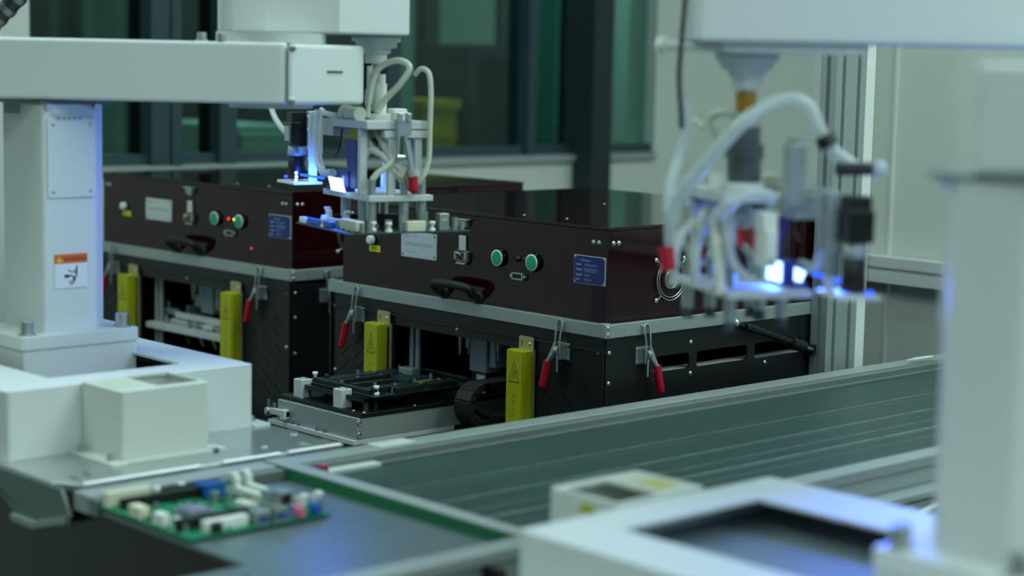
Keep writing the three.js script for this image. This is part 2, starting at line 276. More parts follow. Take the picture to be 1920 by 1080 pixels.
// ---------------------------------------------------------------- the two test fixtures
const FIX = 1.04, FIX_AT = [-0.0678, -0.0182, -0.0695];             // right fixture: its rail's front right lower corner line is x = 0, z = 0
function toggleClamp(p, at, face, flip) {                           // a draw latch: plate on the body, claw on the rail, red grip hanging to one side
  const g = sub(p, 'toggle_clamp');
  // local axes: a along the face, y up, o out of the face
  const P3 = (a, y, o) => (face === 'front' ? [at[0] + a * flip, at[1] + y, at[2] + o] : [at[0] + o, at[1] + y, at[2] - a * flip]);
  const bb = (a0, a1, y0, y1, o0, o1, r) => { const A = P3(a0, y0, o0), B = P3(a1, y1, o1); return box(Math.min(A[0], B[0]), Math.max(A[0], B[0]), Math.min(A[1], B[1]), Math.max(A[1], B[1]), Math.min(A[2], B[2]), Math.max(A[2], B[2]), r); };
  part(g, 'base_plate', [bb(-0.002, 0.022, -0.014, 0.010, 0, 0.002, 0.0008), bb(0.002, 0.004, -0.012, 0.008, 0.002, 0.014, 0.0005), bb(0.014, 0.016, -0.012, 0.008, 0.002, 0.014, 0.0005)], M.zinc);
  part(g, 'claw', [tube([P3(0.004, -0.004, 0.012), P3(0.004, 0.02, 0.011), P3(0.003, 0.036, 0.008), P3(0.005, 0.04, 0.007), P3(0.012, 0.04, 0.007), P3(0.014, 0.036, 0.008), P3(0.013, 0.02, 0.011), P3(0.013, -0.004, 0.012)], 0.0013, 40, 6), bb(-0.001, 0.016, 0.028, 0.04, 0.001, 0.006, 0.001)], M.zinc);
  part(g, 'lever', [rod(P3(0.009, 0.002, 0.012), P3(-0.006, -0.018, 0.016), 0.0048, 10, 0.0035), rod(P3(0.003, 0.01, 0.009), P3(-0.008, -0.018, 0.013), 0.003, 8), cyl(...P3(0.009, 0.0, 0.012), 0.006, 0.007, face === 'front' ? 'x' : 'z', 14)], M.zinc);
  part(g, 'adjuster_screw', [rod(P3(0.008, 0.0, 0.011), P3(0.009, -0.03, 0.012), 0.0015, 8), rod(P3(0.008, -0.006, 0.011), P3(0.0082, -0.010, 0.011), 0.0032, 6)], M.steel);
  part(g, 'grip', [rod(P3(-0.006, -0.016, 0.015), P3(-0.012, -0.05, 0.018), 0.0058, 14, 0.0052), new THREE.SphereGeometry(0.0052, 12, 8).translate(...P3(-0.012, -0.05, 0.018))], M.red, 'red plastic grip');
  for (const [a, y] of [[0.0, 0.007], [0.019, 0.007], [0.019, -0.011]]) part(g, 'rivet', cyl(...P3(a, y, 0.003), 0.0018, 0.002, face === 'front' ? 'z' : 'x', 10), M.steel);
  return g;
}
function lightBar(p, x, y0, y1, side) {
  const g = sub(p, 'light_curtain');
  part(g, 'bar', [box(x, x + 0.035, y0, y1, 0, 0.017, 0.0015), box(x + 0.006, x + 0.012, y0, y1, 0.017, 0.0185, 0.0005)], M.yellow);
  const s = new THREE.PlaneGeometry(0.027, y1 - y0 - 0.004).translate(x + 0.0175, (y0 + y1) / 2, 0.0188);
  part(g, 'printed_face', box(x + 0.002, x + 0.033, y0 + 0.002, y1 - 0.002, 0.0172, 0.0188, 0), PM.bar);
  const b = side > 0 ? x + 0.012 : x + 0.008;
  part(g, 'bracket', [ext(rectHole(rectHole(roundRect(b, b + 0.029, 0.054, 0.077, 0.003), b + 0.0055, b + 0.0075, 0.0625, 0.0705), b + 0.019, b + 0.0235, 0.0635, 0.069), 0.0018), box(side > 0 ? x + 0.0405 : x + 0.036, side > 0 ? x + 0.043 : x + 0.0378, y0, 0.06, -0.002, 0.0015, 0)], M.tan, 'gold passivated bracket');
  screw(g, [b + 0.0213, 0.0665, 0.0012], 'z', 0.0032);
  screw(g, [x + 0.009, y1, 0.009], 'y', 0.0016);
  return g;
}
function buildFixture(label) {
  SC = FIX;
  const t = thing('test_fixture', label, 'test fixture', [0, 0, 0]); t.base = [0, 0, 0];
  const W = -0.6, D = -0.545, yb = -0.16, yr = 0.0914, yt = 0.11, yl = 0.2385;
  // body
  const front = poly([[W, yb], [0, yb], [0, yr], [W, yr]]);
  rectHole(front, -0.445, -0.165, -0.125, 0.058);
  const slot = (cx, cy, k) => { const dx = 0.0105 * k, dy = 0.0102, w = 0.0011, h = new THREE.Path(); h.moveTo(cx - dx - w, cy - dy); h.lineTo(cx - dx + w, cy - dy); h.lineTo(cx + dx + w, cy + dy); h.lineTo(cx + dx - w, cy + dy); h.closePath(); front.holes.push(h); };
  for (let r = 0; r < 8; r++) { for (const c of [-0.561, -0.527]) slot(c - (r ? 0 : 0), 0.028 - r * 0.0228, 1); for (const c of [-0.105, -0.07, -0.036]) if (r || c > -0.06) slot(c, 0.02 - r * 0.0228, -1); }
  part(t, 'front_panel', ext(front, 0.003).translate(0, 0, -0.007), M.panelBlack);
  const sidePanel = () => { const s = poly([[0.0, yb], [-D, yb], [-D, yr], [0.0, yr]]); for (const [a, b] of [[0.098, 0.172], [0.187, 0.296], [0.312, 0.42], [0.436, 0.52]]) rectHole(s, a, b, 0.036, 0.058, 0.006); return s; };
  part(t, 'side_panel', ext(sidePanel(), 0.003).rotateY(Math.PI / 2).translate(-0.005, 0, 0), M.panelBlack);
  part(t, 'side_panel', ext(sidePanel(), 0.003).rotateY(Math.PI / 2).translate(W + 0.002, 0, 0), M.panelBlack);
  part(t, 'rear_panel', box(W + 0.005, -0.005, yb, yr, D, D + 0.003, 0), M.panelBlack);
  part(t, 'bottom_plate', box(W + 0.005, -0.005, yb, yb + 0.006, D + 0.003, -0.008, 0), M.black);
  part(t, 'vent_ledge', box(-0.03, -0.006, 0.032, 0.0355, -0.53, -0.09, 0), M.aluPale);
  part(t, 'lintel', box(-0.6, 0, 0.0715, 0.0745, -0.0039, -0.001, 0.0006), M.panelBlack);
  for (const [x, y] of [[-0.014, 0.071], [-0.014, -0.02], [-0.588, 0.071], [-0.588, -0.03], [-0.3, 0.068]]) screw(t, [x, y, -0.004], 'z', 0.0033);
  for (const [z, y] of [[-0.012, 0.071], [-0.012, 0.03], [-0.012, -0.03], [-0.174, 0.072], [-0.175, 0.028], [-0.336, 0.028], [-0.336, 0.072], [-0.47, 0.028]]) screw(t, [-0.002, y, z], 'x', 0.0033);
  // rails
  part(t, 'front_rail', [box(W - 0.002, 0, yr + 0.0005, yt, -0.012, 0, 0.0008), box(W - 0.002, W + 0.012, yr + 0.0012, yt + 0.0016, -0.012, 0.0004, 0.0006), box(-0.012, 0.0, yr + 0.0016, yt + 0.0012, -0.012, 0.0004, 0.0006)], M.alu);
  part(t, 'side_rail', box(-0.012, 0.0015, yr, yt - 0.0005, D, -0.0006, 0.0008), M.alu);
  part(t, 'side_rail', box(W - 0.0035, W + 0.01, yr, yt - 0.0005, D, -0.0006, 0.0008), M.alu);
  part(t, 'rear_rail', box(W, 0, yr, yt, D - 0.006, D + 0.006, 0.0008), M.alu);
  for (const y of [0.096, 0.105]) { screw(t, [0.0008, y, -0.006], 'x', 0.0036, M.zinc); }
  for (const x of [-0.563, -0.4, -0.233, -0.06]) part(t, 'rivet', cyl(x, 0.1035, 0.0002, 0.0014, 0.0008, 'z', 10), M.steel);
  for (const z of [-0.036, -0.2, -0.36]) part(t, 'rivet', cyl(0.0016, 0.1015, z, 0.0014, 0.0008, 'x', 10), M.steel);
  // smoked lid and what is in it
  const x0 = -0.576, x1 = -0.005, z1 = -0.008, z0 = -0.54, k = 0.005;
  part(t, 'lid_front', box(x0, x1, yt, yl - k, z1 - k, z1, 0.0004), M.lid, 'dark smoked red front of the lid');
  part(t, 'lid_side', box(x1 - k, x1, yt, yl - k, z0 + k, z1 - k - 0.0003, 0.0004), M.lid);
  part(t, 'lid_side', box(x0, x0 + k, yt, yl - k, z0 + k, z1 - k - 0.0003, 0.0004), M.lid);
  part(t, 'lid_back', box(x0, x1, yt, yl - k, z0, z0 + k - 0.0003, 0.0004), M.lid);
  part(t, 'lid_top', box(x0 - 0.001, x1 + 0.001, yl - k + 0.0003, yl, z0 - 0.001, z1 + 0.001, 0.0008), M.lid, 'glossy smoked lid top');
  for (const cx of [x1 - k - 0.009, x0 + k + 0.009]) for (const cz of [z1 - k - 0.009, z0 + k + 0.009]) part(t, 'corner_post', box(cx - 0.008, cx + 0.008, yt, yl - k, cz - 0.008, cz + 0.008, 0.001), M.black);
  part(t, 'probe_plate', box(x0 + 0.01, x1 - 0.01, yt - 0.012, yt - 0.004, z0 + 0.01, z1 - 0.01, 0), std(0x101214, 0.6));
  const gut = sub(t, 'lid_mechanism');
  part(gut, 'press_plate', box(-0.47, -0.1, 0.185, 0.197, -0.42, -0.12, 0.001), M.aluPale);
  part(gut, 'guide_rods', [[-0.44, -0.15], [-0.13, -0.15], [-0.44, -0.39], [-0.13, -0.39]].map(([x, z]) => cyl(x, 0.155, z, 0.008, 0.09)), M.aluPale);
  part(gut, 'circuit_board', box(-0.42, -0.14, 0.118, 0.122, -0.38, -0.16, 0), std(0x7a1d24, 0.5));
  part(gut, 'wiring', [tube([[-0.08, 0.13, -0.1], [-0.05, 0.17, -0.2], [-0.08, 0.2, -0.3], [-0.06, 0.16, -0.42], [-0.1, 0.14, -0.5]], 0.006, 40, 8), tube([[-0.5, 0.13, -0.08], [-0.36, 0.15, -0.06], [-0.22, 0.14, -0.07], [-0.1, 0.15, -0.08]], 0.004, 40, 8)], std(0xb43a3a, 0.6));
  part(gut, 'cross_bar', [box(-0.05, -0.03, 0.205, 0.215, -0.5, -0.05, 0), box(-0.036, -0.02, 0.15, 0.162, -0.5, -0.1, 0)], M.aluPale);
  for (const [x, y] of [[-0.032, 0.217], [-0.022, 0.217], [-0.563, 0.217], [-0.553, 0.217]]) screw(t, [x, y, z1], 'z', 0.0034, M.steel);
  for (const z of [-0.018, -0.028, -0.51, -0.52]) screw(t, [x1, 0.217, z], 'x', 0.0034, M.steel);
  for (const [x, z] of [[-0.21, -0.047], [-0.135, -0.058], [-0.3, -0.3]]) screw(t, [x, yl, z], 'y', 0.0022, M.brass, 'brass_stud');
  // things on the lid's front
  const zf = z1;
  const knob = sub(t, 'white_knob');
  part(knob, 'cap', lathe([[0, 0.009], [0.0058, 0.009], [0.007, 0.0075], [0.007, 0]], -0.502, 0.181, zf, 'z'), M.whitePlastic);
  part(knob, 'collar', cyl(-0.502, 0.181, zf + 0.001, 0.008, 0.002, 'z'), M.black);
  part(t, 'tag', box(-0.51, -0.484, 0.163, 0.1725, zf, zf + 0.0006, 0), PM.ytag, 'small yellow printed tag');
  const pl = part(t, 'name_plate', ext(roundRect(-0.433, -0.352, 0.1625, 0.201, 0.003), 0.0016).translate(0, 0, zf), M.aluPale, 'pale metal name plate with rounded corners');
  pl.base = [0, 0, 0];
  part(pl, 'printing', box(-0.431, -0.354, 0.1645, 0.199, zf + 0.0016, zf + 0.0019, 0), PM.plaque);
  for (const [x, y] of [[-0.429, 0.197], [-0.356, 0.197], [-0.429, 0.1665], [-0.356, 0.1665]]) screw(pl, [x, y, zf + 0.0016], 'z', 0.002, M.steelDark);
  const hs = sub(t, 'hasp');
  part(hs, 'keeper', [box(-0.301, -0.283, 0.2165, 0.2265, zf, zf + 0.007, 0.001), box(-0.305, -0.279, 0.226, 0.229, zf, zf + 0.01, 0.001), box(-0.296, -0.288, 0.213, 0.2165, zf, zf + 0.005, 0.001)], M.zinc);
  part(hs, 'strap', [box(-0.3005, -0.2865, 0.178, 0.2045, zf + 0.001, zf + 0.004, 0.001)], M.aluPale);
  part(hs, 'base', [ext(rectHole(poly([[-0.307, 0.168], [-0.302, 0.163], [-0.285, 0.163], [-0.28, 0.168], [-0.28, 0.181], [-0.285, 0.184], [-0.302, 0.184], [-0.307, 0.181]]), -0.298, -0.289, 0.17, 0.179, 0.002), 0.0045, 0.0006).translate(0, 0, zf)], M.steelDark); part(hs, 'prong', [box(-0.306, -0.302, 0.17, 0.181, zf + 0.004, zf + 0.008, 0.0006), box(-0.285, -0.281, 0.17, 0.181, zf + 0.004, zf + 0.008, 0.0006), box(-0.303, -0.284, 0.163, 0.1655, zf + 0.004, zf + 0.007, 0.0006)], M.tan);
  part(hs, 'staple', tube([[-0.298, 0.172, zf + 0.005], [-0.298, 0.178, zf + 0.011], [-0.2935, 0.18, zf + 0.013], [-0.289, 0.178, zf + 0.011], [-0.289, 0.172, zf + 0.005]], 0.0013, 20, 6), M.steel);
  for (const x of [-0.216, -0.145]) {
    const b = sub(t, 'push_button');
    part(b, 'bezel', lathe([[0.009, 0.0065], [0.0112, 0.0065], [0.0122, 0.005], [0.0122, 0.001], [0.0136, 0], [0, 0]], x, 0.1795, zf, 'z', 32), M.blackGloss);
    part(b, 'ring', lathe([[0.0098, 0.0068], [0.0116, 0.0068], [0.0116, 0.004], [0.0098, 0.004]], x, 0.1795, zf, 'z', 32), M.greenRim);
    part(b, 'cap', lathe([[0, 0.0078], [0.0095, 0.0074], [0.0099, 0.0066], [0.0099, 0.004]], x, 0.1795, zf, 'z', 32), M.green, 'green push button cap');
  }
  for (const x of [-0.178, -0.163]) {
    const l = sub(t, 'indicator_light');
    part(l, 'holder', lathe([[0.0022, 0.003], [0.0042, 0.0026], [0.0046, 0]], x, 0.1815, zf, 'z', 20), M.blackGloss);
    part(l, x < -0.17 ? 'red_led' : 'yellow_led', new THREE.SphereGeometry(0.0024, 12, 8).translate(x, 0.1815, zf + 0.0022), std(0x2a1a1c, 0.3));
  }
  const db = sub(t, 'serial_port');
  part(db, 'shell', [ext(rectHole(roundRect(-0.187, -0.164, 0.1525, 0.1625, 0.002), -0.1845, -0.1665, 0.1545, 0.1605, 0.001), 0.005).translate(0, 0, zf)], M.zinc); part(db, 'flange', box(-0.193, -0.158, 0.1515, 0.1635, zf, zf + 0.001, 0), M.black);
  part(db, 'core', box(-0.184, -0.167, 0.155, 0.16, zf + 0.001, zf + 0.004, 0), M.black);
  for (const x of [-0.1895, -0.1615]) part(db, 'jack_screw', cyl(x, 0.1575, zf + 0.002, 0.0022, 0.004, 'z', 6), M.steel);
  const bp = part(t, 'rating_plate', box(-0.067, -0.008, 0.16, 0.198, zf, zf + 0.0015, 0.0004), M.aluPale, 'blue printed rating plate');
  bp.base = [0, 0, 0];
  part(bp, 'printing', box(-0.0662, -0.0088, 0.1607, 0.1973, zf + 0.0015, zf + 0.0018, 0), PM.bluePlate);
  for (const [x, y] of [[-0.0645, 0.1955], [-0.0105, 0.1955], [-0.0645, 0.1625], [-0.0105, 0.1625]]) screw(bp, [x, y, zf + 0.0016], 'z', 0.0014, M.steel);
  const h = sub(t, 'handle');
  part(h, 'grip', tube([[-0.334, 0.1175, zf + 0.001], [-0.335, 0.124, zf + 0.014], [-0.335, 0.132, zf + 0.021], [-0.328, 0.1345, zf + 0.024], [-0.31, 0.1355, zf + 0.025], [-0.28, 0.1355, zf + 0.025], [-0.265, 0.1345, zf + 0.024], [-0.258, 0.132, zf + 0.021], [-0.258, 0.124, zf + 0.014], [-0.259, 0.1175, zf + 0.001]], 0.0062, 60, 12), M.rubber, 'black bow handle');
  for (const x of [-0.334, -0.259]) part(h, 'foot', lathe([[0, 0.004], [0.006, 0.004], [0.0092, 0.002], [0.0096, 0]], x, 0.1175, zf, 'z', 20), M.rubber);
  // clamps and light curtains
  toggleClamp(t, [-0.089, 0.067, -0.004], 'front', 1); toggleClamp(t, [-0.536, 0.066, -0.004], 'front', 1);
  toggleClamp(t, [-0.002, 0.065, -0.084], 'side', -1);
  lightBar(t, -0.489, -0.15, 0.0585, 1); lightBar(t, -0.171, -0.15, 0.0585, -1);
  // fan opening with its wire guard, and the gas strut, on the right side
  const fan = sub(t, 'fan_guard');
  const ring = (r) => tube(Array.from({ length: 16 }, (_, i) => { const a = i * Math.PI / 8; return [x1 + 0.004, 0.1625 + r * Math.sin(a), -0.129 + r * Math.cos(a)]; }), 0.0008, 48, 6, true);
  part(fan, 'wire_guard', [ring(0.0285), ring(0.0245), ring(0.012)], M.steel);
  for (const [z, y] of [[-0.101, 0.19], [-0.157, 0.19], [-0.103, 0.135], [-0.157, 0.135]]) { screw(fan, [x1 + 0.001, y, z], 'x', 0.0034); part(fan, 'leg', rod([x1 + 0.003, y, z], [x1 + 0.004, 0.1625 + (y - 0.1625) * 0.78, -0.129 + (z + 0.129) * 0.78], 0.0009, 6), M.steel); }
  part(fan, 'fan_body', [cyl(x1 - 0.018, 0.1625, -0.129, 0.03, 0.02, 'x', 32)], M.black);
  const gs = sub(t, 'gas_strut');
  part(gs, 'ball_stud', [cyl(0.006, 0.0945, -0.251, 0.0045, 0.012, 'x', 16), new THREE.SphereGeometry(0.006, 14, 10).translate(0.013, 0.0945, -0.251), cyl(0.004, 0.0945, -0.251, 0.0068, 0.004, 'x', 6)], M.steel);
  part(gs, 'cylinder', [rod([0.013, 0.0925, -0.256], [0.013, 0.088, -0.27], 0.0035, 12), rod([0.013, 0.088, -0.27], [0.013, 0.052, -0.39], 0.0058, 16)], M.blackGloss);
  part(gs, 'end_cap', rod([0.013, 0.056, -0.376], [0.013, 0.047, -0.405], 0.0085, 16), M.rubber);
  part(gs, 'rod', rod([0.013, 0.047, -0.405], [0.013, 0.041, -0.425], 0.003, 12), M.steel);
  part(gs, 'anchor', [box(-0.002, 0.016, 0.032, 0.048, -0.432, -0.424, 0.001)], M.black);
  // inside the mouth
  for (const x of [-0.432, -0.418]) part(t, 'guide_shaft', cyl(x, -0.035, -0.03, 0.0045, 0.19, 'y', 14), M.alu);
  const probe = sub(t, 'probe_block');
  part(probe, 'plate', box(-0.44, -0.17, 0.058, 0.066, -0.4, -0.03, 0), M.black);
  part(probe, 'body', [box(-0.325, -0.287, 0.0, 0.058, -0.08, -0.05, 0.002), box(-0.281, -0.268, 0.01, 0.058, -0.08, -0.05, 0.002), box(-0.346, -0.338, 0.03, 0.058, -0.07, -0.06, 0.001)], std(0x8796a0, 0.5, 0.2));
  part(probe, 'tip', box(-0.322, -0.29, -0.035, 0.0, -0.078, -0.052, 0.002), std(0x2a1216, 0.4));
  for (const [x, z] of [[-0.335, -0.04], [-0.332, -0.055], [-0.262, -0.05], [-0.232, -0.05], [-0.206, -0.045], [-0.355, -0.06]]) part(probe, 'pin', [cyl(x, 0.047, z, 0.002, 0.022, 'y', 8), cyl(x, 0.03, z, 0.0012, 0.014, 'y', 8)], M.steel);
  SC = 1; return t;
}
const fixture = buildFixture('nearer black fixture with smoked red lid, its drawer pulled out');
fixture.position.set(...FIX_AT);
const fixture2 = fixture.clone(true); fixture2.name = numbered('test_fixture'); scene.add(fixture2);
fixture2.userData = { label: 'farther black fixture behind the left robot, red lights lit on its lid', category: 'test fixture' };
fixture2.position.set(FIX_AT[0] - 0.772 * FIX, FIX_AT[1] - 0.005 * FIX, FIX_AT[2] - 0.05 * FIX); fixture2.rotation.y = 0.03;
// on the farther one the indicator lights are on, and its drawer bay has a shelf
{
  const lit = (c, k) => new THREE.MeshStandardMaterial({ color: 0x301010, emissive: new THREE.Color(c), emissiveIntensity: k });
  const red = lit(0xff1436, 6), yel = lit(0xc8ff20, 4);
  fixture2.traverse((o) => { if (o.name === 'red_led') { o.material = red; o.userData.label = 'lit red indicator'; } if (o.name === 'yellow_led') { o.material = yel; o.userData.label = 'lit yellow-green indicator'; } });
  SC = FIX;
  const l = sub(fixture2, 'indicator_light'); l.base = [0, 0, 0];
  part(l, 'red_led', new THREE.SphereGeometry(0.002, 12, 8).translate(-0.115, 0.136, -0.0075), red);
  part(l, 'holder', lathe([[0.002, 0.002], [0.0035, 0]], -0.115, 0.136, -0.008, 'z', 16), M.blackGloss);
  const base = { base: [0, 0, 0] };
  const sh = sub(fixture2, 'bay_shelf'); sh.base = [0, 0, 0];
  part(sh, 'shelf_plate', box(-0.443, -0.167, -0.036, -0.026, -0.34, -0.012, 0.0006), M.aluPale);
  part(sh, 'stop_pin', [[-0.30, 0.04], [-0.36, 0.05]].map(([x, y]) => rod([x, y, -0.2], [x + 0.02, y - 0.025, -0.2], 0.002, 8)), M.steel);
  part(sh, 'lower_pin', [-0.42, -0.375, -0.335, -0.235].map((x) => rod([x, -0.045, -0.08], [x + 0.016, -0.068, -0.08], 0.002, 8)), M.steel);
  SC = 1;
}
// bench under the fixtures
{
  const t = thing('fixture_bench', 'low black bench frame that carries both test fixtures', 'bench', [-0.8, -0.85, -0.3]);
  part(t, 'top', box(-1.6, -0.076, -0.215, -0.1899, -0.72, -0.02, 0.002), M.black);
  part(t, 'packing_plate', box(-0.69, -0.08, -0.1899, -0.1847, -0.62, -0.09, 0), M.black);
  for (const x of [-1.55, -0.12]) for (const z of [-0.68, -0.07]) part(t, 'leg', box(x - 0.02, x + 0.02, -0.85, -0.215, z - 0.02, z + 0.02, 0.002), M.steelDark);
}
// pulled-out drawer with the board nest
function buildDrawer(parent) {
  SC = FIX;
  const t = sub(parent, 'drawer'); t.base = [0, 0, 0];
  const a = -0.46, b = -0.275, zF = 0.197;
  part(t, 'front_plate', box(a, b, -0.066, -0.036, zF - 0.008, zF, 0.0006), M.alu);
  part(t, 'side_rail', box(b - 0.008, b, -0.066, -0.036, -0.14, zF - 0.008, 0.0006), M.alu);
  part(t, 'side_rail', box(a, a + 0.008, -0.066, -0.036, -0.14, zF - 0.008, 0.0006), M.alu);
  for (const y of [-0.0425, -0.0595]) part(t, 'countersunk_screw', lathe([[0.0015, 0.0002], [0.003, 0.0008], [0.0038, 0.0008], [0.004, 0]], b, y, zF - 0.0045, 'x', 18), M.steel);
  part(t, 'base_strip', [box(a - 0.016, b, -0.0725, -0.066, 0.02, zF + 0.006, 0.0006), box(-0.43, -0.404, -0.084, -0.0725, zF - 0.014, zF + 0.004, 0.0006), box(-0.348, -0.318, -0.084, -0.0725, zF - 0.014, zF + 0.004, 0.0006)], M.aluPale);
  for (const x of [-0.421, -0.333]) part(t, 'runner_hole', cyl(x, -0.0805, zF + 0.0042, 0.0028, 0.001, 'z', 16), M.black);
  for (const x of [-0.42, -0.406, -0.362, -0.345]) part(t, 'stud', cyl(x, -0.0632, zF + 0.003, 0.0022, 0.0065, 'y', 8), M.zinc);
  const lk = t;
  part(lk, 'latch_arm', [box(-0.47, -0.43, -0.058, -0.049, zF, zF + 0.007, 0.001), box(-0.44, -0.43, -0.061, -0.047, zF, zF + 0.011, 0.001)], M.aluPale);
  part(lk, 'latch_roller', lathe([[0.003, 0.006], [0.0072, 0.006], [0.0072, 0], [0.003, 0]], -0.477, -0.056, zF + 0.001, 'z', 6), M.zinc);
  part(lk, 'latch_nut', [cyl(-0.477, -0.056, zF + 0.0075, 0.0035, 0.003, 'z', 12), cyl(-0.478, -0.043, zF + 0.003, 0.0022, 0.01, 'y', 10), cyl(-0.465, -0.045, zF + 0.003, 0.0028, 0.006, 'y', 10)], M.steel);
  part(t, 'base_board', box(a - 0.004, b + 0.001, -0.036, -0.03, -0.13, zF - 0.006, 0.0006), M.black);
  part(t, 'nest_frame', ext(rectHole(poly([[-0.43, -0.18], [-0.282, -0.18], [-0.282, 0.05], [-0.43, 0.05]]), -0.42, -0.292, -0.17, 0.04), 0.006).rotateX(-Math.PI / 2).translate(0, -0.0165, 0), M.blackGloss);
  for (const [x, z] of [[-0.422, 0.17], [-0.29, 0.17], [-0.422, -0.04], [-0.29, -0.04]]) part(t, 'standoff', cyl(x, -0.023, z, 0.004, 0.013, 'y', 10), M.steelDark);
  for (const [x, z] of [[-0.428, 0.176], [-0.331, 0.179], [-0.3, -0.06]]) { const c = t; part(c, 'corner_block', box(x - 0.0095, x + 0.0095, -0.03, -0.0035, z - 0.0095, z + 0.0095, 0.001), M.aluPale); part(c, 'corner_ring', lathe([[0.004, 0], [0.004, 0.001], [0.007, 0.001], [0.0075, 0]], x, -0.0035, z, 'y', 20), M.zinc); }
  for (const [x, z] of [[-0.42, 0.14], [-0.39, 0.155], [-0.288, 0.155], [-0.425, 0.0], [-0.288, 0.02]]) part(t, 'guide_pin', [cyl(x, -0.016, z, 0.0034, 0.028, 'y', 12), new THREE.SphereGeometry(0.0034, 12, 6).translate(x, -0.002, z)], M.rubber);
  for (const [x, z] of [[-0.44, 0.12], [-0.435, 0.02], [-0.3, 0.183], [-0.281, 0.18], [-0.281, 0.09], [-0.42, 0.183]]) screw(t, [x, -0.03, z], 'y', 0.0026);
  SC = 1; return t;
}
buildDrawer(fixture);
{ // the farther fixture's drawer is in
  SC = FIX;
  const t = sub(fixture2, 'drawer'); t.base = [0, 0, 0];
  part(t, 'front_plate', box(-0.372, -0.18, 0.004, 0.027, -0.075, -0.069, 0.0006), M.alu);
  part(t, 'bumper_bar', box(-0.385, -0.178, -0.015, -0.004, -0.045, -0.036, 0.001), M.aluPale);
  part(t, 'tray', box(-0.4, -0.18, -0.024, -0.018, -0.3, -0.036, 0.0006), M.aluPale);
  part(t, 'rail', [box(-0.4, -0.39, -0.018, 0.004, -0.3, -0.07, 0.0006), box(-0.19, -0.18, -0.018, 0.004, -0.3, -0.07, 0.0006)], M.alu);
  for (const x of [-0.4, -0.33, -0.305, -0.235, -0.21]) part(t, 'stud', [cyl(x, -0.0185, -0.028, 0.0035, 0.014, 'y', 10), cyl(x + 0.006, -0.021, -0.026, 0.0025, 0.009, 'y', 8)], M.zinc);
  part(t, 'latch', [box(-0.415, -0.385, -0.012, 0.0, -0.05, -0.04, 0.001), cyl(-0.418, -0.006, -0.04, 0.006, 0.008, 'z', 6), cyl(-0.418, 0.006, -0.045, 0.003, 0.01, 'y', 8)], M.zinc);
  for (const [x, y] of [[-0.27, -0.012], [-0.22, -0.014]]) part(t, 'runner', box(x - 0.014, x + 0.014, y - 0.011, y - 0.003, -0.036, -0.026, 0.001), M.aluPale);
  part(t, 'corner_block', box(-0.345, -0.325, 0.035, 0.052, -0.12, -0.1, 0.001), M.aluPale);
  SC = 1;
}
{ // cable carrier in the mouth of the nearer fixture
  SC = FIX;
  const t = thing('cable_chain', 'black cable carrier curling beside the pulled-out drawer', 'cable carrier', [0, 0, 0]); t.base = [0, 0, 0];
  const link = (z, y, a, i) => part(t, 'link', ext(roundRect(-0.0085, 0.0085, -0.0055, 0.0055, 0.003), 0.032, 0.0008, 4).rotateZ(a).rotateY(Math.PI / 2).translate(-0.24, y, z), i % 2 ? M.rubber : M.blackMatt);
  let i = 0; const R = 0.027, cz = 0.02, cy = -0.028;
  for (let z = -0.14; z < cz; z += 0.0155) link(z, cy + R, 0, i++);
  for (let k = 0; k <= 6; k++) { const a = Math.PI / 2 - k * Math.PI / 6; link(cz + R * Math.cos(a), cy + R * Math.sin(a), a - Math.PI / 2 > -9 ? Math.PI / 2 - a : 0, i++); }
  for (let z = cz - 0.0155; z > -0.1; z -= 0.0155) link(z, cy - R, 0, i++);
  part(t, 'end_bracket', box(-0.236, -0.2, cy - R - 0.011, cy - R - 0.006, -0.12, 0.0, 0), M.steelDark);
  part(t, 'cable', tube([[-0.224, cy + R, -0.14], [-0.224, cy + R, 0.0], [-0.224, cy + 0.012, cz + R - 0.004], [-0.224, cy - R + 0.004, 0.0], [-0.224, cy - R, -0.1]], 0.003, 40, 8), M.black);
  SC = 1; t.position.set(...FIX_AT);
}
